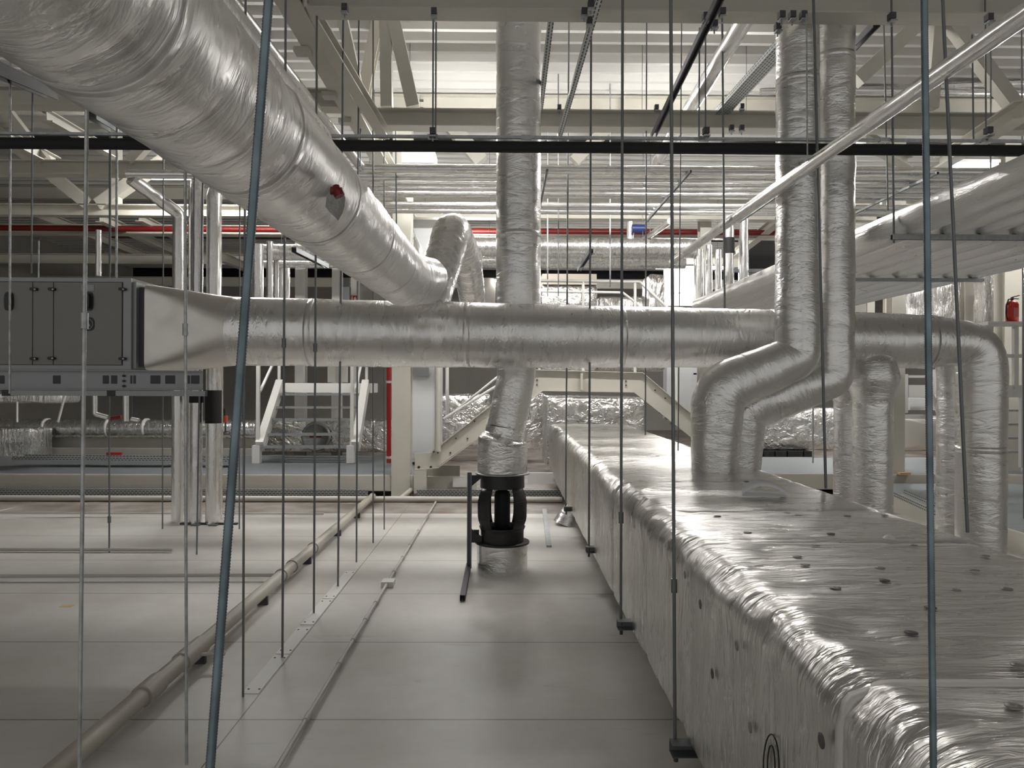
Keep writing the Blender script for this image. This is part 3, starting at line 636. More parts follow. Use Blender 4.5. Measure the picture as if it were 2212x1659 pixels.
build('upright', MB().prof((xs, 7.32, 0.03), (xs, 7.32, P(1014, 1021, 7.32).z), Cc(0.045, 0.045), (0, 1, 0)), GALVD, o)
a = PZ(1012, 1222, 0.03); b = PZ(999, 1292, 0.03)
build('foot', MB().prof(a, b, Cc(0.045, 0.05)), DKGREY, o)

# ================================================================ TWIN RISERS WITH BENDS (right)
YC = 6.22; zd = 1.11
c1 = [(Vector((P(1721, 0, YC).x, YC, 6.1)), 0.168), (P(1724, 770, YC), 0.185), (P(1552, 842, YC), 0.218), (Vector((P(1543, 900, YC).x, YC, zd)), 0.188)]
o = thing('round_duct', pipe_mb(c1, bend=[0.10, 0.22], n=44, nz=0.007, nsc=6, step=0.05), FPIPE, 'left of the twin foil risers, bending left above the box duct', 'duct')
seam_tape(c1, o, 9, first=1.7, bend=[0.10, 0.22], n=44, nz=0.007)
YD = 6.45
c2 = [(Vector((P(1802, 0, YD).x, YD, 6.1)), 0.168), (P(1800, 815, YD), 0.176), (P(1602, 888, YD + 0.12), 0.215), (Vector((P(1598, 900, YD + 0.12).x, YD + 0.12, zd)), 0.178)]
o = thing('round_duct', pipe_mb(c2, bend=[0.10, 0.10], n=44, nz=0.007, nsc=6, step=0.05), FPIPE, 'right of the twin foil risers, bending left below its twin', 'duct')
seam_tape(c2, o, 9, first=1.4, bend=[0.10, 0.10], n=44, nz=0.007)

# ================================================================ WIDE FOIL BUNDLE (right)
g = [(3.22, 0.14), (3.50, 0.14), (3.78, 0.135), (4.05, 0.135), (4.32, 0.135), (4.60, 0.14), (4.88, 0.14), (5.16, 0.14)]
slope = (829.5 - 655) / F
zg = lambda x: CH + 0.93
names = ['nearest outer', 'second', 'third', 'fourth', 'fifth', 'sixth', 'seventh', 'outermost right']
bun = MB(); K = 90
Ys = [3.4 + (12.2 - 3.4) * i / K for i in range(K + 1)]
prof_pts = []
for i, (x, r) in enumerate(g):
    for a in range(180, 361, 15):
        if i and a == 180: continue
        prof_pts.append((x + r * math.cos(math.radians(a)), 1.32 + r * math.sin(math.radians(a)) * 1.0))
top = [(g[-1][0] + 0.12, 1.40), (g[-1][0], 1.44), (g[0][0], 1.44), (g[0][0] - 0.12, 1.38)]
sec = prof_pts + top; n = len(sec); vs = []
for Y in Ys:
    for (x, z) in sec:
        q = Vector((x, Y, CH + z)); vs.append(q + Vector((0, 0, 1)) * 0.005 * noise.noise(Vector((x * 5, Y * 2.2, z * 5))) + Vector((0.003 * noise.noise(q * 4), 0, 0)))
fs = [(i*n+k, i*n+(k+1) % n, (i+1)*n+(k+1) % n, (i+1)*n+k) for i in range(K) for k in range(n)]
bun.add(vs, fs, True); bun.add(vs[:n], [tuple(range(n))[::-1]]); bun.add(vs[-n:], [tuple(range(n))])
FBUN = foil('foil_bundle_wrap', rough=0.33, uv=False, st=(9, 1.8, 9), strength=0.8, fine=1.5, dist=0.016)
o = thing('pipe_bundle', bun, FBUN, 'wide ribbed foil wrapped pipe bundle sloping in from the right edge', 'duct')
for (px, py, Y) in ((2125, 497, 5.9), (2060, 588, 8.2)):
    a = P(px, py, Y); build('dark_sleeve', MB().cyl(a + Vector((0.02, -0.12, 0.04)), a + Vector((0.25, -0.9, 0.09)), 0.05, 12), BLACK, o)

# ================================================================ THE LONG BOX DUCT
DX0, DX1, DZ0, DZ1 = 0.82, 2.26, 0.25, 1.125
bandsY = [1.83, 3.42, 4.30, 5.6, 7.1, 8.7, 10.3, 12.0]
def sec_pts(Y):
    rc = 0.13; pr = []
    inset = sum(math.exp(-((Y - b) / 0.05) ** 2) for b in bandsY) * 0.018
    # left-top corner bulges between bands
    def arc(cx, cz, a0, a1, r, k):
        for i in range(k + 1): a = math.radians(a0 + (a1 - a0) * i / k); pr.append((cx + r * math.cos(a), cz + r * math.sin(a)))
    x0 = DX0 + inset; z1 = DZ1 - inset
    for i in range(12): pr.append((DX1 - 0.06 - (DX1 - DX0 - 0.12) * i / 12, DZ0))
    arc(x0 + 0.05, DZ0 + 0.05, 270, 180, 0.05, 3)
    for i in range(1, 16): pr.append((x0, DZ0 + 0.05 + (z1 - rc - DZ0 - 0.05) * i / 16))
    arc(x0 + rc, z1 - rc, 180, 90, rc, 8)
    for i in range(1, 30): pr.append((x0 + rc + (DX1 - rc - 0.09 - x0) * i / 30, z1))
    arc(DX1 - 0.09, z1 - 0.09, 90, 0, 0.09, 4)
    for i in range(1, 5): pr.append((DX1, z1 - 0.09 - (z1 - 0.15 - DZ0) * i / 5))
    return pr
vs = []; Y = -1.0; rows = 0; n = len(sec_pts(0))
while Y < 13.6:
    for (x, z) in sec_pts(Y):
        q = Vector((x, Y, z)); edge = math.exp(-(((x - DX0) / 0.22) ** 2 + ((z - DZ1) / 0.22) ** 2))
        a = 0.006 + 0.022 * edge
        d = noise.noise(q * 3.2) * 1.0 + noise.noise(Vector((x * 9, Y * 9, z * 6))) * 0.55 + noise.noise(q * 20) * 0.2
        nx = -1 if x < DX0 + 0.1 else 0; nz_ = 1 if z > DZ1 - 0.14 else 0
        vs.append(q + Vector((nx, 0, nz_)) * a * d)
    rows += 1; Y += 0.035 if Y < 6 else 0.07
fs = [(i*n+k, (i+1)*n+k, (i+1)*n+(k+1) % n, i*n+(k+1) % n) for i in range(rows - 1) for k in range(n)]
mbd = MB().add(vs, fs, True); mbd.add(vs[:n], [tuple(range(n))]); mbd.add(vs[-n:], [tuple(range(n))[::-1]])
duct = thing('box_duct', mbd, FBOX, 'huge rectangular foil wrapped duct running back along the right side', 'duct')
# raised end piece
def foil_box(name, a, b, label, m=FFAR, cat='duct', amp=0.012, st=0.08, r=0.06, top=None):
    x0, y0, z0_ = a; x1, y1, z1_ = b; mb_ = MB()
    # rounded profile in XZ swept in Y
    pr = []
    for (cx, cz, a0) in ((x1 - r, z1_ - r, 0), (x0 + r, z1_ - r, 90), (x0 + r, z0_ + r, 180), (x1 - r, z0_ + r, 270)):
        for i in range(5): t = math.radians(a0 + 90 * i / 4); pr.append((cx + r * math.cos(t), cz + r * math.sin(t)))
    full = []
    for i in range(len(pr)):
        p, q = pr[i], pr[(i + 1) % len(pr)]; k = max(1, int(math.dist(p, q) / st))
        for j in range(k): full.append((p[0] + (q[0] - p[0]) * j / k, p[1] + (q[1] - p[1]) * j / k))
    n_ = len(full); cx, cz = (x0 + x1)/2, (z0_ + z1_)/2; ny = max(2, int((y1 - y0) / 0.15)); vs_ = []
    ring_y = [(y0, 0.0), (y0, 0.5), (y0, 0.93), (y0 + 0.03, 1.0)] + [(y0 + (y1 - y0) * i / ny, 1.0) for i in range(1, ny + 1)]
    for (yy, s_) in ring_y:
        for (x, z) in full:
            q = Vector((cx + (x - cx) * s_, yy, cz + (z - cz) * s_)); d = noise.noise(q * 4) + 0.5 * noise.noise(q * 9)
            vs_.append(q + (Vector((0, -1, 0)) if s_ < 1 else Vector(((x - cx) / (x1 - x0), 0, (z - cz) / (z1_ - z0_)))) * amp * d)
    mb_.add(vs_, [(i*n_+k, i*n_+(k+1) % n_, (i+1)*n_+(k+1) % n_, (i+1)*n_+k) for i in range(len(ring_y) - 1) for k in range(n_)], True)
    return thing(name, mb_, m, label, cat)
a = P(1205, 905, 13.7)
foil_box('box_duct', (P(1183, 900, 13.7).x, 13.7, 0.25), (P(1392, 900, 13.7).x, 15.6, P(1300, 858, 13.7).z), 'raised foil end box of the long duct beneath the crossover bridge', amp=0.016)
# bands of tape over the duct
for i, Yb in enumerate(bandsY[:6]):
    q = sec_pts(Yb); pts_ = [Vector((x, Yb, z)) for (x, z) in q if z > DZ0 + (0.02 if i in (0, 2) else 0.7)]
    mbb = MB(); w_ = 0.035 if i in (0, 1) else 0.016; o_ = -0.001; vs_ = []
    k_ = len(pts_)
    for j, p in enumerate(pts_):
        nx = -1 if p.x < DX0 + 0.06 else 0; nz_ = 1 if p.z > DZ1 - 0.09 else 0; d = Vector((nx, 0, nz_ or (0.0001))).normalized() * (o_ + 0.008 + (0.010 if nx and nz_ else 0))
        for dy in (-w_/2, w_/2): vs_.append(p + d + Vector((0, dy, 0)))
        for dy in (w_/2, -w_/2): vs_.append(p + Vector((0, dy, 0)))
    mbb.add(vs_, [(4*j+s_, 4*j+(s_+1) % 4, 4*(j+1)+(s_+1) % 4, 4*(j+1)+s_) for j in range(k_ - 1) for s_ in range(4)], True)
    build('tape_band', mbb, TAPE, duct)
# insulation pins (round washers)
pins_top = [(1739, 1220), (1805, 1270), (1911, 1254), (1901, 1227), (2064, 1275), (2175, 1272), (1968, 1367), (2190, 1526), (1762, 1178), (1722, 1202), (1550, 1115), (1725, 1113), (1830, 1114), (1911, 1113), (1795, 1153), (1615, 1150), (2105, 1232), (2128, 1201), (2010, 1313), (1972, 1178), (1690, 1075), (1640, 1050), (1560, 1010), (1420, 985), (1350, 960), (2200, 1437), (1612, 1040), (1700, 1108)]
def disc(c, nrm, r, m, parent, name='insulation_pin'):
    nrm = Vector(nrm); build(name, MB().lathe(c, [(r, 0.0), (r, 0.002), (r * 0.35, 0.003), (0.002, 0.0015)], 16, nrm), m, parent)
PIN = mat('pin_washer', (0.30, 0.29, 0.27), 0.5, 0.5); PIND = mat('pin_washer_dark', (0.10, 0.095, 0.09), 0.6)
for i, (px, py) in enumerate(pins_top):
    c = PZ(px, py, DZ1 + 0.004)
    if DX0 + 0.1 < c.x < DX1: disc(c, (0, 0, 1), 0.019, PIND if i % 4 == 2 else PIN, duct)
def PX(px, py, x):
    d = M3 @ Vector(((px - CX) / F, -(py - CY) / F, -1.0)); k = x / d.x
    return Vector((x, d.y * k, CH + d.z * k))
for i, (px, py) in enumerate([(1513, 1305), (1592, 1393), (1539, 1455), (1621, 1570), (1775, 1600), (1445, 1175), (1480, 1240)]):
    c = PX(px, py, DX0 - 0.012); disc(c, (-1, 0, 0), 0.020, PIND if i in (0, 2, 4) else PIN, duct)
# marker arcs on the side
for (w_, h_, y0_) in ((17, 70, 1586), (8, 44, 1610)):
    pp = []
    for k in range(15):
        t = math.pi * k / 14; x_ = 1666 - w_ * math.cos(t); y_ = y0_ + h_ - h_ * math.sin(t)
        pp.append(PX(x_, y_ + (6 if k in (0, 14) else 0), DX0 - 0.010))
    build('marker_arc', MB().sweep(pp, 0.0022, 6), BLACK, duct)
# folded paper on the duct
p1, p2, p3, p4 = PZ(1603, 1066, DZ1 + 0.035), PZ(1655, 1050, DZ1 + 0.05), PZ(1706, 1072, DZ1 + 0.03), PZ(1665, 1082, DZ1 + 0.012)
mbp = MB(); vs_ = []
for i in range(13):
    t = i / 12; lift = 0.055 * math.sin(math.pi * t) ** 1.0; a_ = p1.lerp(p3, t) + Vector((0, 0, lift)); b_ = (p1 + Vector((0.05, 0.16, 0))).lerp(p3 + Vector((0.02, 0.15, 0)), t) + Vector((0, 0, 0.03 + lift * 0.8)); vs_ += [a_, b_, b_ + Vector((0, 0, 0.002)), a_ + Vector((0, 0, 0.002))]
mbp.add(vs_, [(4*j+s_, 4*j+(s_+1) % 4, 4*(j+1)+(s_+1) % 4, 4*(j+1)+s_) for j in range(12) for s_ in range(4)], True)
vs_ = [p1 + Vector((0, 0, -0.018)), p3 + Vector((0, 0, -0.006)), p3 + Vector((0.0, 0.14, -0.006)), p1 + Vector((0.05, 0.15, -0.008))]
mbp.add(vs_ + [v_ + Vector((0, 0, 0.0015)) for v_ in vs_], [(0, 1, 2, 3), (4, 5, 6, 7), (0, 1, 5, 4), (1, 2, 6, 5), (2, 3, 7, 6), (3, 0, 4, 7)])
thing('folded_paper', mbp, PAPER, 'folded sheet of paper lying on the long box duct', 'paper')
thing('tape_scrap', MB().sweep([PZ(1655, 1092, DZ1 + 0.01), PZ(1672, 1095, DZ1 + 0.012), PZ(1700, 1088, DZ1 + 0.015)], 0.004, 6), TAPE, 'curled scrap of tape beside the folded paper', 'tape')
thing('tape_scrap', MB().lathe(PZ(1921, 1163, DZ1 + 0.008), [(0.03, 0), (0.02, 0.012), (0.002, 0.02)], 7), TAPE, 'crumpled tape lump on the thin white band of the box duct', 'tape')
# cone-shaped foil outlet below
c = PZ(1226, 1137, 0.0); c.y += 0.15
thing('duct_stub', pipe_mb([(Vector((c.x + 0.03, c.y, 0.0)), 0.21), (Vector((c.x + 0.1, c.y, 0.26)), 0.11)], n=28, nz=0.008, nsc=9, step=0.03), FCRINK, 'cone-shaped foil outlet on the floor under the box duct', 'duct')
# floor batten right of the fan
thing('floor_strip', MB().prof(PZ(1186, 1180, 0.012), PZ(1176, 1100, 0.012), [(-0.03, -0.012), (0.03, -0.012), (0.03, 0.012), (-0.03, 0.012)]), GALV, 'short metal strip on the floor right of the fan', 'strip')

# ================================================================ THREADED RODS
def rod(p0, p1, r, m, label, nuts=(), clamp=False, thread=False, group=None, cat='threaded rod'):
    p0 = Vector(p0); p1 = Vector(p1)
    if thread:
        L_ = (p1 - p0).length; k = int(L_ / 0.0016); pts_ = [p0.lerp(p1, i / k) for i in range(k + 1)]
        mb_ = MB().sweep(pts_, [r if i % 2 else r * 0.86 for i in range(k + 1)], 14)
    else: mb_ = MB().cyl(p0, p1, r, 10)
    o_ = thing('threaded_rod', mb_, m, label, cat, group)
    for nt_ in nuts:
        c_ = p0.lerp(p1, nt_); d_ = (p1 - p0).normalized(); build('coupling_nut', MB().cyl(c_ - d_ * r * 4, c_ + d_ * r * 4, r * 1.9, 6), m, o_)
    return o_
def prod(x0, y0, x1, y1, Y, wpx, label, m=GALVD, nut=None, thread=False, Y1=None, top=None):
    a_ = P(x0, y0, Y); b_ = P(x1, y1, Y1 or Y); r = wpx * Y / F / 2
    nts = [(nut - y0) / (y1 - y0)] if nut else []
    if top: a_ = b_ + (a_ - b_) * ((top - b_.z) / (a_.z - b_.z)); nts = [1 - (1 - t_) * (P(x0, y0, Y) - b_).length / (a_ - b_).length for t_ in nts]
    return rod(a_, b_, r, m, label, nts, thread=thread)
prod(607, -350, 424, 2050, 0.78, 21, 'thick blue-tinted threaded rod close to the lens, leaning left of centre', BLUEZ, thread=True)
prod(1992, -350, 2021, 2050, 1.0, 15.5, 'thick blue-tinted threaded rod close to the lens at right', BLUEZ, thread=True)
prod(1449, 0, 1458, 1612, 3.3, 7.5, 'rod of the nearest duct hanger, left side of the box duct', GALVD, nut=1265, top=6.56)
prod(1345, 0, 1341, 1352, 4.75, 6, 'rod of the second duct hanger, left side of the box duct', GALVD, nut=1118, top=6.56)
prod(1277, 60, 1272, 1190, 6.75, 4.6, 'rod of the third duct hanger, left side of the box duct', GALVD, top=6.56)
prod(1227, 340, 1222, 1103, 9.0, 3.6, 'rod of the farthest duct hanger, left side of the box duct', GALVD, top=6.56)
prod(2036, 0, 2090, 1150, 3.75, 7.5, 'leaning dark rod down to the right edge of the box duct near the blue rod', GALVD, top=5.9)
prod(1757, 0, 1784, 1055, 5.55, 6, 'leaning dark rod crossing the twin risers to the duct edge', GALVD, top=6.56)
prod(1560, 40, 1568, 972, 7.2, 4.5, 'thin dark rod in front of the left bend, ending on the box duct', GALVD, top=6.56)
# brackets under the duct
for (px, py, Y, lab) in ((1460, 1608, 3.3, 'nearest grey hanger rail under the box duct'), (1342, 1345, 4.75, 'second grey hanger rail under the box duct'), (1272, 1185, 6.75, 'third grey hanger rail under the box duct'), (1223, 1098, 9.0, 'farthest grey hanger rail under the box duct')):
    c = P(px, py, Y); s_ = thing('hanger_rail', MB().prof((c.x - 0.03, Y, c.z + 0.0), (2.4, Y, c.z), Up(0.055, 0.07, 0.004)), GALVD, lab, 'rail')
    build('nut', MB().cyl((c.x, Y, c.z - 0.075), (c.x, Y, c.z - 0.03), 0.011, 6), DKGREY, s_)
rods = [
 (22, 80, 21, 850, 6.0, 5, 'rod at the far left passing in front of the grey unit', GREYR, None, 6.56),
 (188, 196, 170, 1800, 2.35, 8.5, 'pale leaning rod in front of the grey unit with a coupling', GREYR, 693, None),
 (400, 330, 403, 1652, 3.05, 6.5, 'rod down to the floor in front of the foil transition, with a coupling', GREYR, 712, None),
 (530, 130, 525, 1506, 4.38, 5, 'rod ending on the floor seam, lowest of the left row', GALVD, None, 6.56),
 (617, 60, 610, 1424, 5.0, 5, 'rod ending on the metal floor strip, with a coupling at the big duct', GALVD, 741, 6.56),
 (684, 160, 678, 1327, 5.97, 4.6, 'rod ending at the seam just above the floor strip middle', GALVD, 751, 6.56),
 (742, 0, 730, 1266, 6.75, 4.4, 'rod standing at the upper end of the floor strip', GALVD, 750, 6.56),
 (774, 300, 770, 1217, 7.68, 3.6, 'thin rod at the floor seam, right of the strip end', GALVD, None, 6.56),
 (806, 480, 806, 1174, 8.6, 3.2, 'thin rod at the floor seam beside the cream plastic pipe end', GALVD, None, 6.56),
 (830, 560, 830, 1145, 9.4, 2.8, 'thinnest rod of the floor seam row', GALVD, None, 6.56),
 (237, 400, 236, 1195, 8.1, 3.6, 'rod left of the foil risers, foot by the short floor pipe', GALVD, 1122, 6.56),
 (353, 340, 351, 1145, 9.4, 3, 'thin rod just left of the foil risers', GALVD, None, 6.56),
 (440, 280, 425, 1198, 8.0, 3.6, 'rod passing in front of the middle foil riser', GALVD, None, 6.56),
 (518, 420, 517, 1145, 9.4, 3, 'thin rod right of the foil risers near the blue rod', GALVD, None, 6.56),
 (936, 30, 935, 290, 5.88, 3.6, 'left rod of the pair hanging from the clamp left of the round riser', GALVD, None, None),
 (942, 48, 941, 290, 5.88, 3.6, 'right rod of the pair hanging from the clamp left of the round riser', GALVD, None, None),
 (1183, 30, 1183, 640, 12.0, 3.2, 'pale rod immediately right of the round riser', GREYR, None, 6.56),
 (1206, 340, 1206, 640, 11.0, 2.5, 'thin rod just right of the round riser, under the rack', GALVD, None, 6.56),
 (1318, 340, 1318, 620, 11.5, 3.2, 'pale rod in front of the foil covered far box', GREYR, None, 6.56),
 (1396, 335, 1394, 940, 8.6, 3, 'thin rod hanging left of the thin sloping pipe end', GALVD, None, 6.56),
 (1470, 340, 1463, 1180, 8.1, 2.6, 'thin rod close behind the nearest duct hanger rod', GALVD, None, 6.56),
 (1511, 60, 1510, 300, 6.1, 3.4, 'short rod hanging in front of the dark sloping strut', GALVD, None, None),
 (1524, 40, 1524, 285, 6.3, 3.4, 'short rod below the clamps at the dark sloping strut', GALVD, None, None),
 (1676, 470, 1676, 680, 6.9, 3.6, 'dark rod along the left edge of the twin risers', GALVD, None, None),
 (1742, 30, 1744, 335, 5.5, 3.6, 'pale rod in front of the twin risers down to the black pipe', GREYR, None, None),
 (1926, 40, 1931, 525, 5.8, 4.5, 'rod carrying the end of the upper strut at right', GALVD, None, 6.56),
 (1914, 275, 1918, 455, 8.2, 3.2, 'thin rod behind the foil bundle rod at right', GALVD, None, 6.56),
 (2100, 75, 2103, 300, 5.6, 3.6, 'left of two short rods at upper right', GALVD, None, None),
 (2128, 0, 2130, 290, 5.9, 3.6, 'right of two short rods at upper right', GALVD, None, None),
 (2140, 330, 2140, 400, 8.4, 3.2, 'tiny rod stub below the black pipe at right', GALVD, None, 6.56),
 (2210, 760, 2212, 1190, 9.0, 3.0, 'thin rod at the very right edge', GALVD, None, 6.56),
 (70, 240, 68, 590, 7.0, 3.4, 'greenish rod in the far left group above the unit', GALVD, None, 6.56),
 (253, 240, 251, 600, 7.0, 5, 'doubled grey rod left of the sloping duct', GREYR, None, None),
 (239, 250, 238, 590, 7.4, 3.2, 'thin rod beside the doubled grey rod', GALVD, None, None),
 (420, 345, 418, 640, 7.2, 3.2, 'thin dark rod before the foil risers, left of two', GALVD, None, None),
 (1756, 880, 1756, 1000, 8.4, 3.4, 'bright short rod behind the leaning dark rod', GREYR, None, None),
 (84, 520, 83, 600, 7.4, 3.4, 'rod stub standing on the grey unit near its left end', GREYR, None, None),
 (617, 62, 617, 200, 6.5, 3.2, 'short rod hanging from the wide sloping beam, upper one', GALVD, None, None),
 (685, 160, 684, 340, 7.4, 3.2, 'short rod hanging from the wide sloping beam, middle one', GALVD, None, None),
 (779, 235, 778, 360, 8.6, 3.2, 'short rod hanging from the brace at the cornering foil pipe', GALVD, None, None),
 (855, 245, 857, 640, 9.2, 3.2, 'rod hanging left of the cream column top', GALVD, None, None),
]
for (x0, y0, x1, y1, Y, wp, lab, m_, nut, top) in rods: prod(x0, y0, x1, y1, Y, wp, lab, m_, nut, top=top)
# beam clamps
def clampo(px, py, Y, label, s_=0.05):
    c_ = P(px, py, Y); o_ = thing('beam_clamp', MB().box(c_ - Vector((s_*0.45, s_*0.6, s_*0.5)), c_ + Vector((s_*0.45, s_*0.6, s_*0.5))), DKGREY, label, 'clamp')
    build('clamp_screw', MB().cyl(c_ - Vector((0, 0, s_*1.6)), c_ + Vector((0, 0, s_*0.49)), s_*0.13, 8), GALV, o_)
    build('clamp_plate', MB().box(c_ - Vector((s_*0.5, s_*0.9, s_*1.05)), c_ + Vector((s_*0.5, s_*0.3, -s_*0.8))), GALV, o_)
cl = [(938, 26, 5.7, 'clamp on the top beam left of the round riser'), (1262, 26, 5.7, 'left clamp of the cluster right of the round riser'), (1276, 10, 5.6, 'upper clamp of the cluster right of the round riser'), (1273, 46, 5.75, 'lower clamp of the cluster right of the round riser'),
      (1524, 36, 5.7, 'left clamp at the head of the dark sloping strut'), (1543, 52, 5.8, 'lower clamp at the head of the dark sloping strut'), (1560, 26, 5.6, 'right clamp at the head of the dark sloping strut'),
      (1688, 33, 5.6, 'left of three clamps above the twin risers'), (1711, 33, 5.6, 'middle of three clamps above the twin risers'), (1735, 33, 5.6, 'right of three clamps above the twin risers'), (1680, 58, 5.8, 'clamp with loop under the three, above the left riser'),
      (1926, 36, 5.7, 'small clamp on the top beam right of the twin risers'), (2136, 38, 5.7, 'clamp at the end of the top beam near the sloping pipe'), (935, 284, 5.75, 'clamp on the thin rail left of the round riser'),
      (1418, 232, 8.4, 'clamp sitting on the beam above the black pipe'), (1208, 232, 8.4, 'clamp on the beam close to the round riser'), (1525, 283, 5.75, 'clamp on the thin rail below the dark strut'), (1578, 230, 8.4, 'left of two clamps on the beam by the tray'), (1602, 230, 8.4, 'right of two clamps on the beam by the tray'),
      (1580, 276, 8.3, 'left of two clamps under the beam by the tray'), (1602, 276, 8.3, 'right of two clamps under the beam by the tray'), (2135, 282, 5.8, 'clamp on the thin rail at far right'), (745, 17, 5.7, 'small clamp near the top left brace')]
for (px, py, Y, lab) in cl: clampo(px, py, Y, lab, 0.048 if Y < 6 else 0.05)

# ================================================================ FLOOR PIPES (left)
zc = 0.10
pp = [(Vector((PZ(130, 1659, zc).x, 2.4, zc)), 0.052), (Vector((PZ(805, 1072, zc).x, 11.5, zc)), 0.052)]
o = thing('plastic_pipe', pipe_mb(pp, n=20, nz=0, step=0.2), CREAMP, 'thick cream plastic pipe running back across the floor at left', 'pipe')
xc = lambda Y: pp[0][0].x + (pp[1][0].x - pp[0][0].x) * (Y - 2.4) / 9.1
for (py, L_) in ((1412, 0.16), (1243, 0.03), (1222, 0.05), (1180, 0.12), (1490, 0.1)):
    Y = 1.75 * F / (py - 829.5); build('socket', MB().cyl((xc(Y), Y - L_, zc), (xc(Y + L_), Y + L_, zc), 0.062, 20), CREAMP, o)
for Y in (3.4, 4.9, 6.2, 7.6, 9.0, 10.2): build('pipe_clip', MB().box((xc(Y) - 0.03, Y - 0.015, 0.0), (xc(Y) + 0.055, Y + 0.015, zc - 0.03)), DKGREY, o)
Y = 6.9
thing('plastic_pipe', MB().cyl((-7.5, 6.88, 0.04), (xc(6.9) - 0.05, 6.95, 0.055), 0.018, 12), GREYP, 'thin grey floor pipe joining the thick cream pipe from the left', 'pipe')
a = PZ(-200, 1196, 0.03); b = PZ(350, 1199, 0.03); b.y = a.y = 8.1
thing('plastic_pipe', MB().cyl(a, b, 0.02, 12), GREYP, 'short thin floor pipe near the foot of a rod at left', 'pipe')
a = PZ(-200, 1107, 0.02); b = PZ(700, 1109, 0.02); b.y = a.y
thing('plastic_pipe', MB().cyl(a, b, 0.012, 10), GREYP, 'very thin level floor pipe behind the foil risers', 'pipe')
thing('pipe_stub', MB().cyl(PZ(430, 1414, 0.09), PZ(486, 1412, 0.09), 0.012, 10), GREYP, 'short side stub on the thick cream floor pipe', 'pipe')
# conduit
xa = PZ(600, 1655, 0.03).x
cc_ = [(Vector((xa, 2.6, 0.03)), 0.013), (Vector((PZ(945, 1078, 0.03).x, 11.4, 0.03)), 0.013)]
o = thing('conduit', pipe_mb(cc_, n=12, nz=0, step=0.3), GREYP, 'thin pale conduit running back over the floor with a junction box', 'conduit')
xk = lambda Y: cc_[0][0].x + (cc_[1][0].x - cc_[0][0].x) * (Y - 2.6) / 8.8
build('junction_box', MB().box((xk(6.78) - 0.05, 6.72, 0.0), (xk(6.78) + 0.06, 6.86, 0.05)), WHITEP, o)
for Y in (4.05, 4.85, 5.3, 5.75, 6.2, 7.2, 7.8, 8.4, 9.2): build('conduit_socket', MB().cyl((xk(Y), Y - 0.05, 0.03), (xk(Y + .1), Y + 0.05, 0.03), 0.018, 12), GREYP, o)
# metal batten over seam
xs_ = -1.50
for i, (y0, y1, lab) in enumerate(((4.42, 5.05, 'lowest piece of the metal strip along the floor seam'), (5.07, 5.62, 'second piece of the metal strip, by a rod foot'), (5.68, 6.35, 'third piece of the metal strip on the floor seam'), (6.37, 7.3, 'upper piece of the metal strip on the floor seam'))):
    st_ = thing('seam_strip', MB().box((xs_ - 0.055, y0, 0.0), (xs_ + 0.045, y1, 0.004)), WHITEP, lab, 'strip')
    for (dx, yy) in ((-0.035, y0 + 0.06), (0.03, y0 + 0.06), (-0.035, y1 - 0.06), (0.03, y1 - 0.06)): build('rivet', MB().lathe((xs_ + dx, yy, 0.004), [(0.008, 0), (0.004, 0.004)], 8), DKGREY, st_)
c = PZ(145, 1309, 0); thing('floor_mark', MB().box((c.x - 0.05, c.y - 0.03, 0.0005), (c.x + 0.05, c.y + 0.03, 0.002)), YELL, 'small yellow patch on the floor at lower left', 'mark')
# thin lines right back
a = PZ(0, 1100, 0.1); thing('plastic_pipe', MB().cyl(P(-20, 1110, 10.5), P(105, 1083, 11.8), 0.025, 10), GREYP, 'pale pipe slanting up at the left edge toward the walkway', 'pipe')

# ================================================================ FOIL RISERS (left)
zb_ = 0.12
def riser(px, Y, py0, r, label, py1=None, elbow=None, blk=None, m=FSMALL, z1=None):
    a_ = P(px, py0, Y); b_ = Vector((a_.x, Y, z1 if z1 is not None else P(px, py1, Y).z)); pts_ = [(a_, r), (b_, r)]
    if elbow: pts_.insert(0, (elbow, r))
    o_ = thing('foil_riser', pipe_mb(pts_, bend=r * 1.2, n=20, nz=0.002, nsc=10, step=0.08, seams=1.3), m, label, 'pipe')
    if blk:
        u = P(px, blk[0], Y); v_ = P(px, blk[1], Y); build('black_sleeve', MB().cyl((a_.x, Y, u.z), (a_.x, Y, v_.z), r + 0.008, 20), BLACK, o_)
    return o_
riser(387, 9.9, 462, 0.082, 'left foil riser with the slanted top, standing on the floor', elbow=P(283, 386, 9.3), z1=0.0)
riser(413, 10.05, 398, 0.035, 'slim foil riser between the slanted one and the middle one', py1=1131)
riser(426, 9.75, 405, 0.080, 'middle foil riser with a short black sleeve', py1=1130, elbow=P(426, 385, 10.3), blk=(845, 870))
riser(463, 9.75, 425, 0.095, 'right foil riser with a long black sleeve', py1=1130, elbow=P(474, 385, 9.9), blk=(843, 914))
riser(478, 10.1, 640, 0.03, 'very slim pipe behind the right foil riser', py1=1130)
a = P(390, 1133, 9.7); b = P(513, 1133, 9.7); b.z = a.z
o = thing('riser_support', MB().prof(a, b, Cc(0.05, 0.05)), DKGREY, 'dark perforated rail under the feet of the foil risers', 'strut channel')
for px in (425, 463): c = P(px, 1133, 9.65); build('pipe_clip', MB().box((c.x - 0.05, 9.58, a.z - 0.02), (c.x + 0.05, 9.66, a.z + 0.02)), GALVD, o)
for (px, s_) in ((396, 1), (508, -1)): build('rail_foot', MB().cyl((P(px, 1133, 9.7).x, 9.7, 0.0), (P(px, 1133, 9.7).x, 9.7, a.z - 0.02), 0.008, 8), DKGREY, o)
o = thing('test_valve', MB().cyl(P(487, 905, 9.6), P(487, 935, 9.6), 0.012, 8), DKGREY, 'small orange and black valve beside the right foil riser', 'valve')
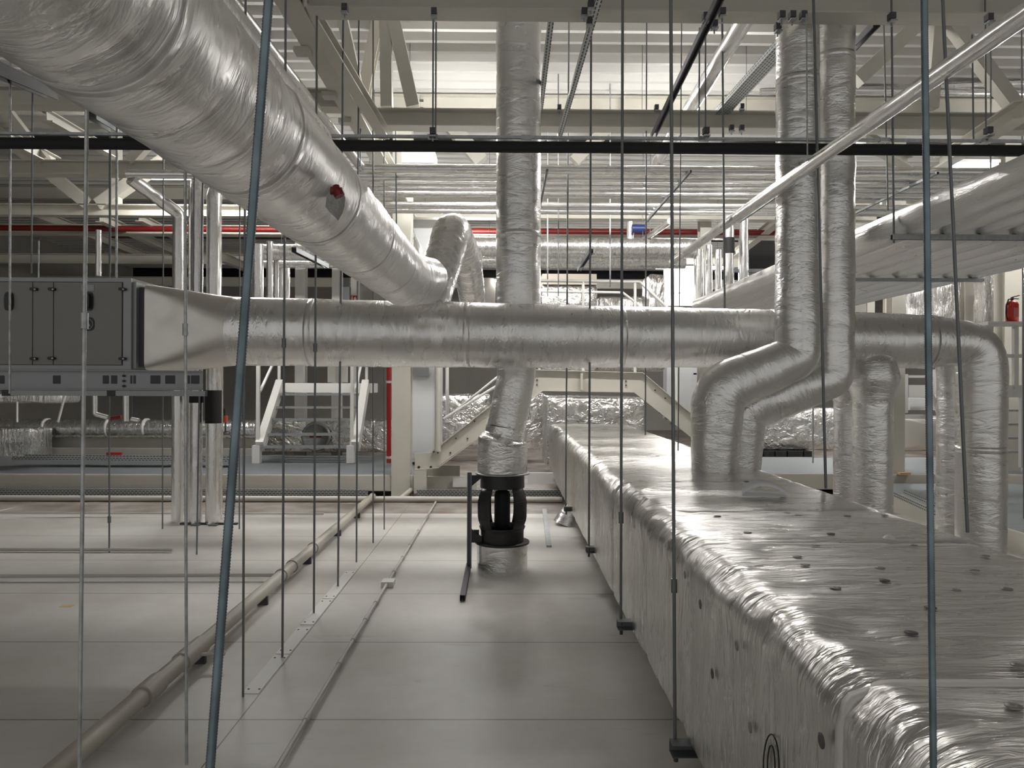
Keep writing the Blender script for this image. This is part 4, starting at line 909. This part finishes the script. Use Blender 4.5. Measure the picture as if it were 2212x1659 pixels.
build('valve_head', MB().cyl(P(487, 898, 9.6), P(487, 912, 9.6), 0.03, 12), ORANGE, o); build('valve_stem', MB().cyl(P(485, 883, 9.6), P(485, 898, 9.6), 0.014, 8), BLACKP, o)
build('pipe_ring', MB().sweep([P(490 + 7*math.cos(k/12*2*math.pi), 935 + 3*math.sin(k/12*2*math.pi), 9.6) for k in range(13)], 0.006, 6), DKGREY, o)
a = P(278, 383, 8.8); straight('foil_pipe', a, (1.0, 8.8 + 0.62, a.z), 0.05, FSMALL, 'level foil pipe starting at the slanted riser top, behind the sloping duct', 'pipe', 16, 0.001, 1.0) if False else None
for (px, y0, y1, Y, r, lab) in ((213, 497, 596, 9.0, 0.033, 'lone slim foil riser above the grey unit'),
        (557, 528, 700, 11.0, 0.085, 'leftmost of the far foil risers just right of the blue rod'), (583, 522, 700, 11.3, 0.05, 'second of the far foil risers right of the blue rod'), (597, 530, 700, 11.8, 0.045, 'third of the far foil risers right of the blue rod'), (608, 540, 700, 12.3, 0.04, 'fourth of the far foil risers right of the blue rod'), (620, 545, 700, 12.6, 0.05, 'rightmost of the far foil risers right of the blue rod'),
        (1510, 540, 680, 12.6, 0.085, 'leftmost far foil riser above the foil bundle'), (1532, 530, 680, 12.9, 0.06, 'second far foil riser above the foil bundle'), (1552, 540, 680, 13.2, 0.06, 'third far foil riser above the foil bundle'), (1607, 465, 620, 12.2, 0.075, 'rightmost far foil riser above the foil bundle')):
    riser(px, Y, y0, r, lab, py1=y1)
riser(1575, 12.1, 455, 0.08, 'far foil riser with a black sleeve above the foil bundle', py1=640, blk=(514, 548))
riser(1907, 11.3, 415, 0.075, 'foil riser with black end behind the bundle, right of the twin risers', py1=520, blk=(462, 476))
# big far horizontals
for (x0, x1, py, Y, r, lab) in ((548, 872, 545, 11.6, 0.13, 'far level foil duct behind the big sloping duct'), (1020, 1500, 534, 12.6, 0.16, 'upper far level foil duct right of the round riser'), (1020, 1480, 566, 13.0, 0.10, 'lower far level foil duct right of the round riser'),
                                (545, 860, 570, 12.2, 0.06, 'thin far foil pipe below the level duct behind the sloping duct')):
    a = P(x0, py, Y); b = P(x1, py, Y); b.z = a.z; o = straight('foil_duct', a, b, r, FCRINK, lab, 'duct', 24, 0.004, 1.0)
    for t_ in (0.2, 0.8): q_ = a.lerp(b, t_); build('hanger', MB().cyl(q_ + Vector((0, 0, r)), (q_.x, q_.y, ZR + 0.02), 0.005, 6), GALVD, o)
# galvanised pipes hanging below the unit
for (pts_, r, lab) in (([(205, 850), (205, 894), (234, 902)], 0.035, 'bent foil pipe left of two below the grey unit'), ([(272, 850), (272, 910)], 0.04, 'straight foil pipe right of two below the grey unit'), ([(284, 905), (300, 908)], 0.03, 'short bright pipe stub on the far foil duct')):
    thing('foil_pipe', pipe_mb([(P(x, y, 10.8), r) for x, y in pts_], bend=0.04, n=16, nz=0.001), FSMALL, lab, 'pipe')
thing('valve', MB().cyl(P(238, 904, 10.8), P(262, 901, 10.8), 0.03, 10), RED, 'small dark red valve between two pipes below the unit', 'valve')

# ================================================================ WALKWAY
WZ = 0.36
def walkway(name, x0, x1, y0, y1, label):
    o_ = empty(name, ((x0 + x1)/2, y0, WZ), label, 'walkway')
    build('grating', MB().box((x0, y0 + 0.05, WZ - 0.03), (x1, y1 - 0.05, WZ)), GRATE, o_)
    build('edge_beam', MB().prof((x0, y0, WZ - 0.13), (x1, y0, WZ - 0.13), Up(0.26, -0.08, 0.012)), PAINT, o_)
    build('edge_beam', MB().prof((x0, y1, WZ - 0.13), (x1, y1, WZ - 0.13), Up(0.26, 0.08, 0.012)), PAINT, o_)
    x = x0 + 1.0
    while x < x1 - 0.5:
        build('walkway_foot', MB().box((x - 0.05, y0 + 0.02, 0), (x + 0.05, y0 + 0.1, WZ - 0.27)), GALV, o_); x += 2.4
    return o_
walkway('walkway', -11.5, P(905, 1000, 12.1).x, 12.05, 15.3, 'grey grating walkway with cream edge beam across the left')
walkway('walkway', P(1600, 1000, 12.1).x, 13.5, 12.4, 15.3, 'grey grating walkway behind the risers at right')
# side walkway running toward the camera at right
o_ = empty('walkway', (6.9, 8, WZ), 'grating walkway coming forward at the right edge', 'walkway')
build('grating', MB().box((5.75, 6.5, 0.20), (8.5, 12.2, 0.23)), GRATE, o_); build('edge_beam', MB().prof((5.70, 6.5, 0.115), (5.70, 12.2, 0.115), Up(0.23, 0.05, 0.01)), PAINT, o_)
# perforated rail + pipes in front of the walkway
for (x0, x1, lab) in ((-11, P(800, 0, 11.9).x, 'long perforated rail on the floor before the left walkway'), (P(905, 0, 11.9).x, P(1225, 0, 11.9).x, 'perforated rail on the floor behind the fan')):
    thing('perforated_rail', MB().prof((x0, 11.88, 0.10), (x1, 11.88, 0.10), Up(0.11, 0.05, 0.004)), PERF, lab, 'rail')
thing('foil_pipe', MB().cyl((-11, 11.55, 0.05), (P(1220, 0, 11.5).x, 11.55, 0.05), 0.045, 14), GREYP, 'pale pipe lying low along the foot of the walkway', 'pipe')
# cable tray mesh on left walkway
tray('wire_tray', P(40, 992, 13.2), P(505, 997, 13.2), 0.35, 0.07, 'perforated cable tray lying on the left walkway')
thing('red_bar', MB().bar(P(231, 980, 13.3), P(263, 980, 13.3), 0.05, 0.045), REDB, 'small bright red bar above the cable tray at left', 'bar')
# end connection under crossover
cx0 = P(896, 1000, 11.9).x; cx1 = P(940, 1000, 11.9).x
# ================================================================ CROSSOVER BRIDGE
YB = 12.0; tK = 0.012
def zq(px, py, Y=YB): return P(px, py, Y)
def stringer(pts_, Y, parent, name, th=0.02, flange=True, m=PAINT, both=None):
    """plate outline from pixel polygon at depth Y, thickness th"""
    v_ = [P(x, y, Y) for x, y in pts_]; n_ = len(v_); mb_ = MB()
    mb_.add(v_ + [q + Vector((0, th, 0)) for q in v_], [tuple(range(n_)), tuple(range(2*n_-1, n_-1, -1))] + [(i, (i+1) % n_, n_ + (i+1) % n_, n_ + i) for i in range(n_)])
    return build(name, mb_, m, parent)
br = empty('crossover_bridge', (1.2, YB, 0), 'cream steel stair bridge stepping over the long box duct', 'bridge')
outl = [(896, 978), (932, 978), (1158, 800), (1388, 806), (1500, 902), (1502, 952), (1368, 846), (1172, 843), (946, 1008), (896, 1014)]
outl_f = outl
stringer(outl, YB, br, 'stringer', 0.014)
stringer([(x, y) for x, y in outl], YB + 0.9, br, 'stringer', 0.014)
def strip_(pa_, pb_, Y, wd, h, name, parent, m=PAINT): return build(name, MB().bar(P(*pa_, Y), P(*pb_, Y), wd, h), m, parent)
for (pa_, pb_) in (((932, 976), (1158, 798)), ((1158, 799), (1388, 805)), ((1388, 805), (1500, 900)), ((948, 1009), (1172, 844)), ((1172, 844), (1368, 847)), ((896, 1014), (948, 1010))):
    strip_(pa_, pb_, YB - 0.03, 0.06, 0.012, 'flange', br)
a = P(1150, 806, YB); b = P(1390, 806, YB); build('deck', MB().box((a.x, YB + 0.02, a.z - 0.03), (b.x, YB + 0.88, a.z)), GRATE, br)
for i in range(8):
    t = (i + 0.5) / 8; q = P(940 + 220 * t, 984 - 160 * t, YB); build('tread', MB().box((q.x - 0.12, YB + 0.02, q.z - 0.03), (q.x + 0.14, YB + 0.88, q.z)), GRATE, br)
    q = P(1395 + 100 * t, 825 + 100 * t, YB); build('tread', MB().box((q.x - 0.12, YB + 0.02, q.z - 0.03), (q.x + 0.14, YB + 0.88, q.z)), GRATE, br)
build('stair_foot', MB().box(P(895, 1065, YB) - Vector((0, 0.06, 0)), P(922, 1016, YB) + Vector((0, 0.1, 0))), PAINT, br)
for (px, py) in ((905, 1009), (931, 1009)):
    c = P(px, py, YB - 0.02); build('bolt', MB().cyl(c, c - Vector((0, 0.03, 0)), 0.022, 10), BLACKP, br)
for (px, py) in ((985, 947), (1025, 910), (1010, 947), (973, 978), (946, 978), (937, 976), (1160, 821), (1160, 831), (1352, 823), (1352, 832), (1415, 843), (1437, 860)):
    c = P(px, py, YB - 0.002); build('bolt', MB().cyl(c, c - Vector((0, 0.015, 0)), 0.014, 8), DKGREY, br)
sp1 = build('splice_plate', MB().box(P(1253, 842, YB - 0.01) - Vector((0, 0.1, 0)), P(1258, 806, YB - 0.01)), PAINT, br)
rl = MB()
def rail(pts_, Y, r=0.024, par=None, name='handrail', m=WHITEP):
    return build(name, MB().sweep([P(x, y, Y) for x, y in pts_], r, 10), m, par)
# railings, near and far side
rail([(903, 975), (1000, 700), (1160, 606), (1380, 609), (1440, 660), (1500, 760)], YB, 0.028, br) if False else None
rail([(1150, 606), (1382, 609), (1436, 660), (1560, 790)], YB, 0.026, br); rail([(1150, 629), (1345, 632), (1375, 655), (1490, 790)], YB + 0.9, 0.024, br)
for (px, y0, y1) in ((1260, 608, 806), (1372, 609, 806), (1165, 606, 800)): rail([(px, y0), (px, y1)], YB, 0.022, br, 'railing_post')
rail([(1135, 795), (958, 905)], YB, 0.022, br, 'handrail'); rail([(968, 900), (1130, 770)], YB + 0.9, 0.02, br)
rail([(946, 640), (946, 975)], YB - 0.05, 0.05, br, 'railing_post', PAINT); rail([(966, 640), (966, 905)], YB + 0.9, 0.03, br, 'railing_post')
rail([(1462, 720), (1462, 870)], YB, 0.022, br, 'railing_post')
# support frame right of the stair foot
o = empty('floor_frame', P(1000, 1060, 12.1), 'low cream floor frame with a white plate, behind the fan', 'frame')
build('beam', MB().box(P(923, 1060, 12.15) , P(1030, 1030, 12.15) + Vector((0, 0.1, 0))), PAINT, o)
build('beam', MB().box(P(924, 1028, 12.6), P(993, 1006, 12.6) + Vector((0, 0.1, 0))), PAINT, o)
build('white_plate', MB().box(P(978, 1052, 12.1), P(1012, 1031, 12.1) + Vector((0, 0.02, 0))), WHITEP, o)
build('beam', MB().box(P(1140, 1045, 12.4), P(1228, 1022, 12.4) + Vector((0, 0.1, 0))), WHITEP, o)
# diagonal cream stub pipe at column foot
thing('drain_pipe', MB().cyl(P(862, 1080, 11.7), P(888, 1058, 12.0), 0.04, 12), CREAMP, 'short slanting drain pipe at the column foot', 'pipe')

# ================================================================ LEFT STAIR
ls = empty('stair', P(660, 997, 13.9), 'white open-tread stair left of the red riser pipe', 'stair')
def quad_bar(pa_, pb_, Ya, Yb_, wd, h, name, par, m=WHITEP): return build(name, MB().bar(P(*pa_, Ya), P(*pb_, Yb_), wd, h), m, par)
tre = [(965, 555, 760, 13.9), (938, 580, 765, 14.2), (906, 588, 770, 14.5), (880, 597, 775, 14.8), (852, 606, 778, 15.1)]
for (py, x0, x1, Y) in tre: quad_bar((x0, py), (x1, py), Y, Y, 0.26, 0.04, 'tread', ls, GALV)
for (pa_, pb_) in (((562, 965), (605, 830)), ((768, 965), (790, 830))):
    quad_bar(pa_, pb_, 13.8, 15.3, 0.14, 0.24, 'stringer', ls)
for (px, dx) in ((557, 0), (760, 0)):
    quad_bar((px + 1, 790), (px, 966), 13.8, 13.8, 0.06, 0.06, 'railing_post', ls); quad_bar((px - 2, 1000), (px - 2, 962), 13.8, 13.8, 0.14, 0.14, 'stair_foot', ls)
quad_bar((562, 845), (592, 780), 13.8, 15.2, 0.04, 0.04, 'handrail', ls); quad_bar((768, 845), (782, 780), 13.8, 15.2, 0.04, 0.04, 'handrail', ls)
quad_bar((603, 785), (603, 830), 15.3, 15.3, 0.05, 0.05, 'railing_post', ls); quad_bar((792, 785), (792, 830), 15.3, 15.3, 0.05, 0.05, 'railing_post', ls)
o = build('landing_beam', MB().box(P(600, 848, 15.4), P(800, 828, 15.4) + Vector((0, 0.9, 0))), WHITEP, ls)
for px in (648, 718, 745): quad_bar((px, 770), (px, 826), 16.2, 16.2, 0.17 if px < 740 else 0.1, 0.17, 'hanging_panel', ls)

# ================================================================ BACK EQUIPMENT
foil_box('box_duct', (P(562, 0, 17.2).x, 17.2, 0.25), (P(848, 0, 17.2).x, 18.2, P(700, 908, 17.2).z), 'foil box duct behind the left stair with a round hatch', amp=0.02)
c = P(683, 943, 17.15); o = thing('access_hatch', MB().lathe(c, [(0.34, 0.0), (0.33, 0.05), (0.29, 0.06), (0.27, 0.02), (0.02, 0.02)], 32, (0, -1, 0)), GALV, 'round grey inspection hatch in the foil duct behind the stair', 'hatch')
build('hatch_handle', MB().box(c - Vector((0.14, 0.06, 0.02)), c + Vector((0.12, -0.0, 0.02)) - Vector((0, 0.03, 0))), RED, o)
foil_box('box_duct', (P(950, 0, 17.4).x, 17.4, 0.4), (P(1062, 0, 17.4).x, 18.2, P(1000, 852, 17.4).z), 'foil box duct seen through the stair bridge left of the fan pipe', amp=0.02)
foil_box('box_duct', (P(1128, 0, 17.0).x, 17.0, 0.35), (P(1182, 0, 17.0).x, 18.2, P(1150, 850, 17.0).z), 'narrow foil box duct between the fan pipe and the long duct', amp=0.02)
foil_box('box_duct', (P(1612, 0, 16.2).x, 16.2, P(1700, 972, 16.2).z), (P(1866, 0, 16.2).x, 17.2, P(1700, 884, 16.2).z), 'foil box duct with taped seams below the twin bends', amp=0.018)
foil_box('box_duct', (P(1938, 0, 16.4).x, 16.4, P(1990, 974, 16.4).z), (P(2260, 0, 16.4).x, 17.4, P(1990, 902, 16.4).z), 'foil box duct behind the legs of the big duct at right', FSMOOTH, amp=0.01)
o = thing('louvre_box', MB().box(P(1640, 987, 16.0), P(1756, 975, 16.0) + Vector((0, 0.5, 0))), LOUVM, 'black slot opening under the taped foil duct', 'louvre')
for px in (1648, 1673, 1700, 1735): build('slot_bar', MB().box(P(px, 988, 15.97), P(px + 2, 974, 15.97)), WHITEP, o)
a = P(-150, 925, 15.8); b = P(556, 925, 15.8); b.z = a.z
o = straight('foil_duct', a, b, 0.20, FCRINK, 'long level foil duct behind the left walkway with white straps', 'duct', 32, 0.008, 1.5)
for px in (102, 237, 317): c = P(px, 925, 15.8); build('strap', MB().lathe(c - Vector((0.03, 0, 0)), [(0.205, 0), (0.212, 0.0), (0.212, 0.05), (0.205, 0.05)], 32, (1, 0, 0)), WHITEP, o)
thing('base_plinth', MB().box(P(90, 968, 15.9), P(556, 945, 15.9) + Vector((0, 0.5, 0))), PAINT, 'pale plinth under the long level foil duct at left', 'plinth')
thing('base_plinth', MB().box(P(-100, 990, 15.6), P(556, 970, 15.6) + Vector((0, 0.2, 0))), WALLM, 'darker low kerb below the pale plinth at left', 'plinth')
foil_box('box_duct', (P(-260, 0, 14.9).x, 14.9, P(40, 1000, 14.9).z), (P(78, 0, 14.9).x, 15.5, P(40, 925, 14.9).z), 'crinkled foil box at the far left edge by the cable tray', FCURT, amp=0.03)
foil_box('box_duct', (P(-120, 0, 12.5).x, 12.5, P(40, 871, 12.5).z), (P(133, 0, 12.5).x, 13.1, P(40, 848, 12.5).z), 'crinkled foil duct underside just below the grey unit', FCURT, amp=0.02)
thing('pipe_brace', MB().cyl(P(141, 851, 12.4), P(125, 912, 12.4), 0.02, 8), WHITEP, 'slanting white rod below the grey unit', 'rod')
thing('pipe_brace', MB().cyl(P(37, 868, 12.4), P(37, 912, 12.4), 0.016, 8), WHITEP, 'upright white rod below the grey unit near the left edge', 'rod')
# white cabinet behind the column
cab = empty('white_cabinet', P(912, 1000, 13.6), 'tall white cabinet unit right behind the cream column', 'cabinet')
build('body', MB().box(P(874, 998, 13.6), P(946, 470, 13.6) + Vector((0, 1.2, 0))), WHITEC, cab)
build('door', MB().box(P(889, 990, 13.57), P(938, 500, 13.57) + Vector((0, 0.02, 0))), WHITEC, cab)
build('vent_cover', MB().box(P(884, 812, 13.5), P(926, 790, 13.5) + Vector((0, 0.05, 0))), AHU2, cab)
thing('duct_elbow', pipe_mb([(P(885, 590, 12.9), 0.2), (P(880, 545, 12.9), 0.26), (P(868, 500, 12.9), 0.2)], n=28, nz=0.003), FSMALL, 'bright round duct end in front of the white cabinet', 'duct')
# covered box with cream lid
o = foil_box('covered_box', (P(1172, 0, 14.6).x, 14.6, P(1200, 800, 14.6).z), (P(1293, 0, 14.6).x, 15.6, P(1200, 616, 14.6).z), 'foil wrapped box with a cream lid behind the bridge railing', FFAR, 'box', 0.02)
build('lid', MB().box((P(1174, 0, 14.6).x, 14.56, P(1200, 616, 14.6).z + 0.012), (P(1291, 0, 14.6).x, 15.6, P(1200, 592, 14.6).z)), CARDB, o)
foil_box('box_duct', (P(1296, 0, 15.8).x, 15.8, P(1300, 800, 15.8).z), (P(1440, 0, 15.8).x, 16.6, P(1300, 640, 15.8).z), 'crinkled foil duct behind the bridge railing at its right end', FCURT, amp=0.05)
foil_box('box_duct', (P(1404, 0, 15.2).x, 15.2, P(1404, 700, 15.2).z), (P(1438, 0, 15.2).x, 15.9, P(1404, 592, 15.2).z), 'upright crinkled foil piece beside the bright opening', FCURT, amp=0.02)
# light grey door panel block right of centre behind C bends
o = thing('wall_panel', MB().box(P(1440, 905, 17.5), P(1560, 790, 17.5) + Vector((0, 0.4, 0))), WHITEC, 'white equipment panel behind the right end of the bridge', 'panel')
build('handle', MB().box(P(1498, 809, 17.48), P(1505, 806, 17.48)), BLACKP, o)
# white wall panels on far side (centre left)
for (x0, x1, y0, y1, Y, lab) in ((735, 755, 600, 652, 21.0, 'narrow white panel beside the slotted white column'), (770, 838, 602, 648, 21.0, 'wide pale wall panels behind the red riser pipe'), (1028, 1070, 600, 660, 21.0, 'pale panel between the foil bend and the round riser')):
    thing('partition_panel', MB().box(P(x0, y1, Y), P(x1, y0, Y) + Vector((0, 0.1, 0))), AHU2 if x0 < 760 else WALLM, lab, 'panel')
# red square signs
def sign(px, py, w_, h_, Y, label):
    c_ = P(px, py, Y); k = Y / F; o_ = thing('fire_sign', MB().box(c_ - Vector((w_*k/2, 0.006, h_*k/2)), c_ + Vector((w_*k/2, 0.0, h_*k/2))), REDB, label, 'sign')
    # extinguisher pictogram, flame pictogram
    mb_ = MB(); u = w_ * k
    def bx(x0, z0_, x1, z1_): mb_.box(c_ + Vector((x0*u, -0.009, z0_*u)), c_ + Vector((x1*u, -0.0065, z1_*u)))
    bx(-0.34, -0.38, -0.14, 0.12); bx(-0.28, 0.14, -0.20, 0.24); bx(-0.36, 0.24, -0.12, 0.30)
    mb_.add([c_ + Vector((a_*u, -0.009, b_*u)) for a_, b_ in ((0.08, -0.38), (0.38, -0.38), (0.42, -0.08), (0.33, 0.04), (0.30, 0.30), (0.18, 0.06), (0.10, 0.18), (0.04, -0.12))], [tuple(range(8))])
    build('pictogram', mb_, WHITEP, o_); return o_
sign(2178, 576, 17, 18, 12.843, 'red square fire extinguisher sign on the right column')
sign(764, 644, 14, 11, 19.893, 'small red fire sign low on the slim white column')
# fire extinguisher
Yx = 10.2; c = P(2186, 696, Yx); o = empty('fire_extinguisher', c, 'red fire extinguisher standing on the white railing shelf at right', 'fire extinguisher')
k = Yx / F; R_ = 12.5 * k; Hc = 38 * k
build('cylinder_body', MB().lathe(c, [(0.02, 0.0), (R_, 0.0), (R_, Hc), (R_ * 0.85, Hc + 0.03), (R_ * 0.4, Hc + 0.055), (0.02, Hc + 0.06)], 28), REDB, o)
build('valve_head', MB().cyl(c + Vector((0, 0, Hc + 0.05)), c + Vector((0, 0, Hc + 0.10)), 0.02, 10), RED, o)
build('lever', MB().bar(c + Vector((-0.01, 0, Hc + 0.10)), c + Vector((0.10, 0, Hc + 0.13)), 0.02, 0.012).bar(c + Vector((0, 0, Hc + 0.085)), c + Vector((0.09, 0, Hc + 0.08)), 0.02, 0.01), BLACKP, o)
build('hose', MB().sweep([c + Vector(q) for q in ((-0.01, -0.02, Hc + 0.08), (-0.07, -0.03, Hc + 0.07), (-0.105, -0.04, Hc - 0.02), (-0.11, -0.04, Hc * 0.5), (-0.10, -0.04, 0.06), (-0.085, -0.04, 0.03))], 0.009, 8), BLACK, o)
build('label_plate', MB().lathe(c, [(R_ + 0.001, 0.07), (R_ + 0.0015, Hc * 0.8)], 10, ang=(math.radians(-110), math.radians(-30)), cap=False), mat('faded_label', (0.5, 0.16, 0.14), 0.5), o)
# railing platform right
rp_ = empty('railing', P(2160, 760, Yx), 'white railing with a shelf under the fire extinguisher', 'railing')
a = P(2128, 710, Yx - 0.1); b = P(2230, 697, Yx - 0.1)
build('top_rail', MB().box((a.x, Yx - 0.16, c.z - 0.05), (b.x + 0.2, Yx + 0.16, c.z - 0.004)), WHITEP, rp_)
build('mid_rail', MB().bar(P(2150, 769, Yx), P(2240, 769, Yx), 0.04, 0.05), WHITEP, rp_)
build('railing_post', MB().bar(P(2193, 702, Yx), P(2193, 840, Yx), 0.06, 0.06), WHITEP, rp_)
build('toe_beam', MB().box(P(2150, 858, Yx), P(2240, 832, Yx) + Vector((0, 0.05, 0))), WHITEP, rp_)
build('platform_post', MB().box(P(2206, 1010, Yx), P(2215, 858, Yx) + Vector((0, 0.06, 0))), WHITEP, rp_)
for py in (885, 915, 945, 975): build('tread', MB().box(P(2165, py + 4, Yx + 0.4), P(2215, py, Yx + 0.4) + Vector((0, 0.25, 0))), GALV, rp_)
# white platform frame between the legs
pf_ = empty('platform', P(1990, 880, 12.8), 'white steel platform frame seen between the duct legs at right', 'platform')
build('post', MB().box(P(1946, 892, 12.8), P(1962, 808, 12.8) + Vector((0, 0.1, 0))), WHITEP, pf_)
build('edge_beam', MB().box(P(1963, 858, 12.8), P(2045, 832, 12.8) + Vector((0, 0.08, 0))), WHITEP, pf_)
build('top_rail', MB().box(P(1963, 816, 12.8), P(2045, 811, 12.8) + Vector((0, 0.05, 0))), WHITEP, pf_)
build('railing_post', MB().box(P(2017, 862, 12.75), P(2024, 798, 12.75) + Vector((0, 0.04, 0))), WHITEP, pf_)
build('bracket_plate', MB().box(P(1966, 886, 13.2), P(2020, 860, 13.2) + Vector((0, 0.5, 0))), WHITEC, pf_)
build('lower_beam', MB().box(P(1946, 905, 12.8), P(2000, 896, 12.8) + Vector((0, 0.1, 0))), WHITEP, pf_)
build('stair_stringer', MB().bar(P(2018, 862, 12.7), P(2044, 912, 12.2), 0.05, 0.2), WHITEP, pf_)
# hanging foil strips at right
for (x0, x1, y0, y1, Y, lab) in ((1968, 2024, 615, 712, 14.2, 'left hanging crinkled foil strip behind the duct bend'), (2026, 2080, 594, 712, 14.0, 'middle hanging crinkled foil strip left of a cream column'), (2128, 2158, 581, 700, 13.6, 'narrow hanging foil strip between the two columns'), (2186, 2250, 565, 690, 13.4, 'hanging foil strip behind the fire extinguisher')):
    foil_box('foil_curtain', (P(x0, 0, Y).x, Y, P(x0, y1, Y).z), (P(x1, 0, Y).x, Y + 0.3, P(x0, y0, Y).z), lab, FCURT, 'foil strip', 0.03)
for (px, py, Y, lab) in ((2063, 591, 13.96, 'left small black vent slot under the bundle at right'), (2144, 578, 13.56, 'middle small black vent slot under the bundle at right'), (2202, 566, 13.36, 'right small black vent slot beside the red sign')):
    thing('vent_slot', MB().box(P(px - 14, py + 5, Y), P(px + 14, py - 5, Y) + Vector((0, 0.05, 0))), LOUVM, lab, 'vent')
# pale panels beyond the twin risers
for (x0, x1, y0, y1, lab, m_) in ((1842, 1872, 590, 672, 'grey panel just right of the twin risers', WALLM), (1873, 1890, 642, 672, 'punched cream plate right of the twin risers', PAINT), (1912, 1962, 628, 676, 'pale ribbed panel left of the hanging foil', CARDB)):
    thing('partition_panel', MB().box(P(x0, y1 + 30, 16.0), P(x1, y0, 16.0) + Vector((0, 0.1, 0))), m_, lab, 'panel')
thing('partition_panel', MB().box(Vector((P(1600,0,17.12).x,17.12,0)), P(1690, 512, 17.12) + Vector((0, 0.1, 0))), WALLM, 'grey wall panel around the black louvre left of the twin risers', 'panel')
thing('louvre_box', MB().box(P(1618, 580, 17.0), P(1674, 520, 17.0) + Vector((0, 0.1, 0))), LOUVM, 'black louvred opening left of the twin risers', 'louvre')
# wire basket tray on floor at right, behind duct
o = tray('wire_tray', PZ(1936, 1068, 0.5), PZ(2046, 1118, 0.5), 0.18, 0.06, 'galvanised basket tray behind the box duct at right')
thing('wood_block', MB().box(P(1945, 1026, 12.3), P(1968, 1021, 12.3) + Vector((0, 0.1, 0))), WOOD, 'small orange wood piece on the right walkway', 'block')
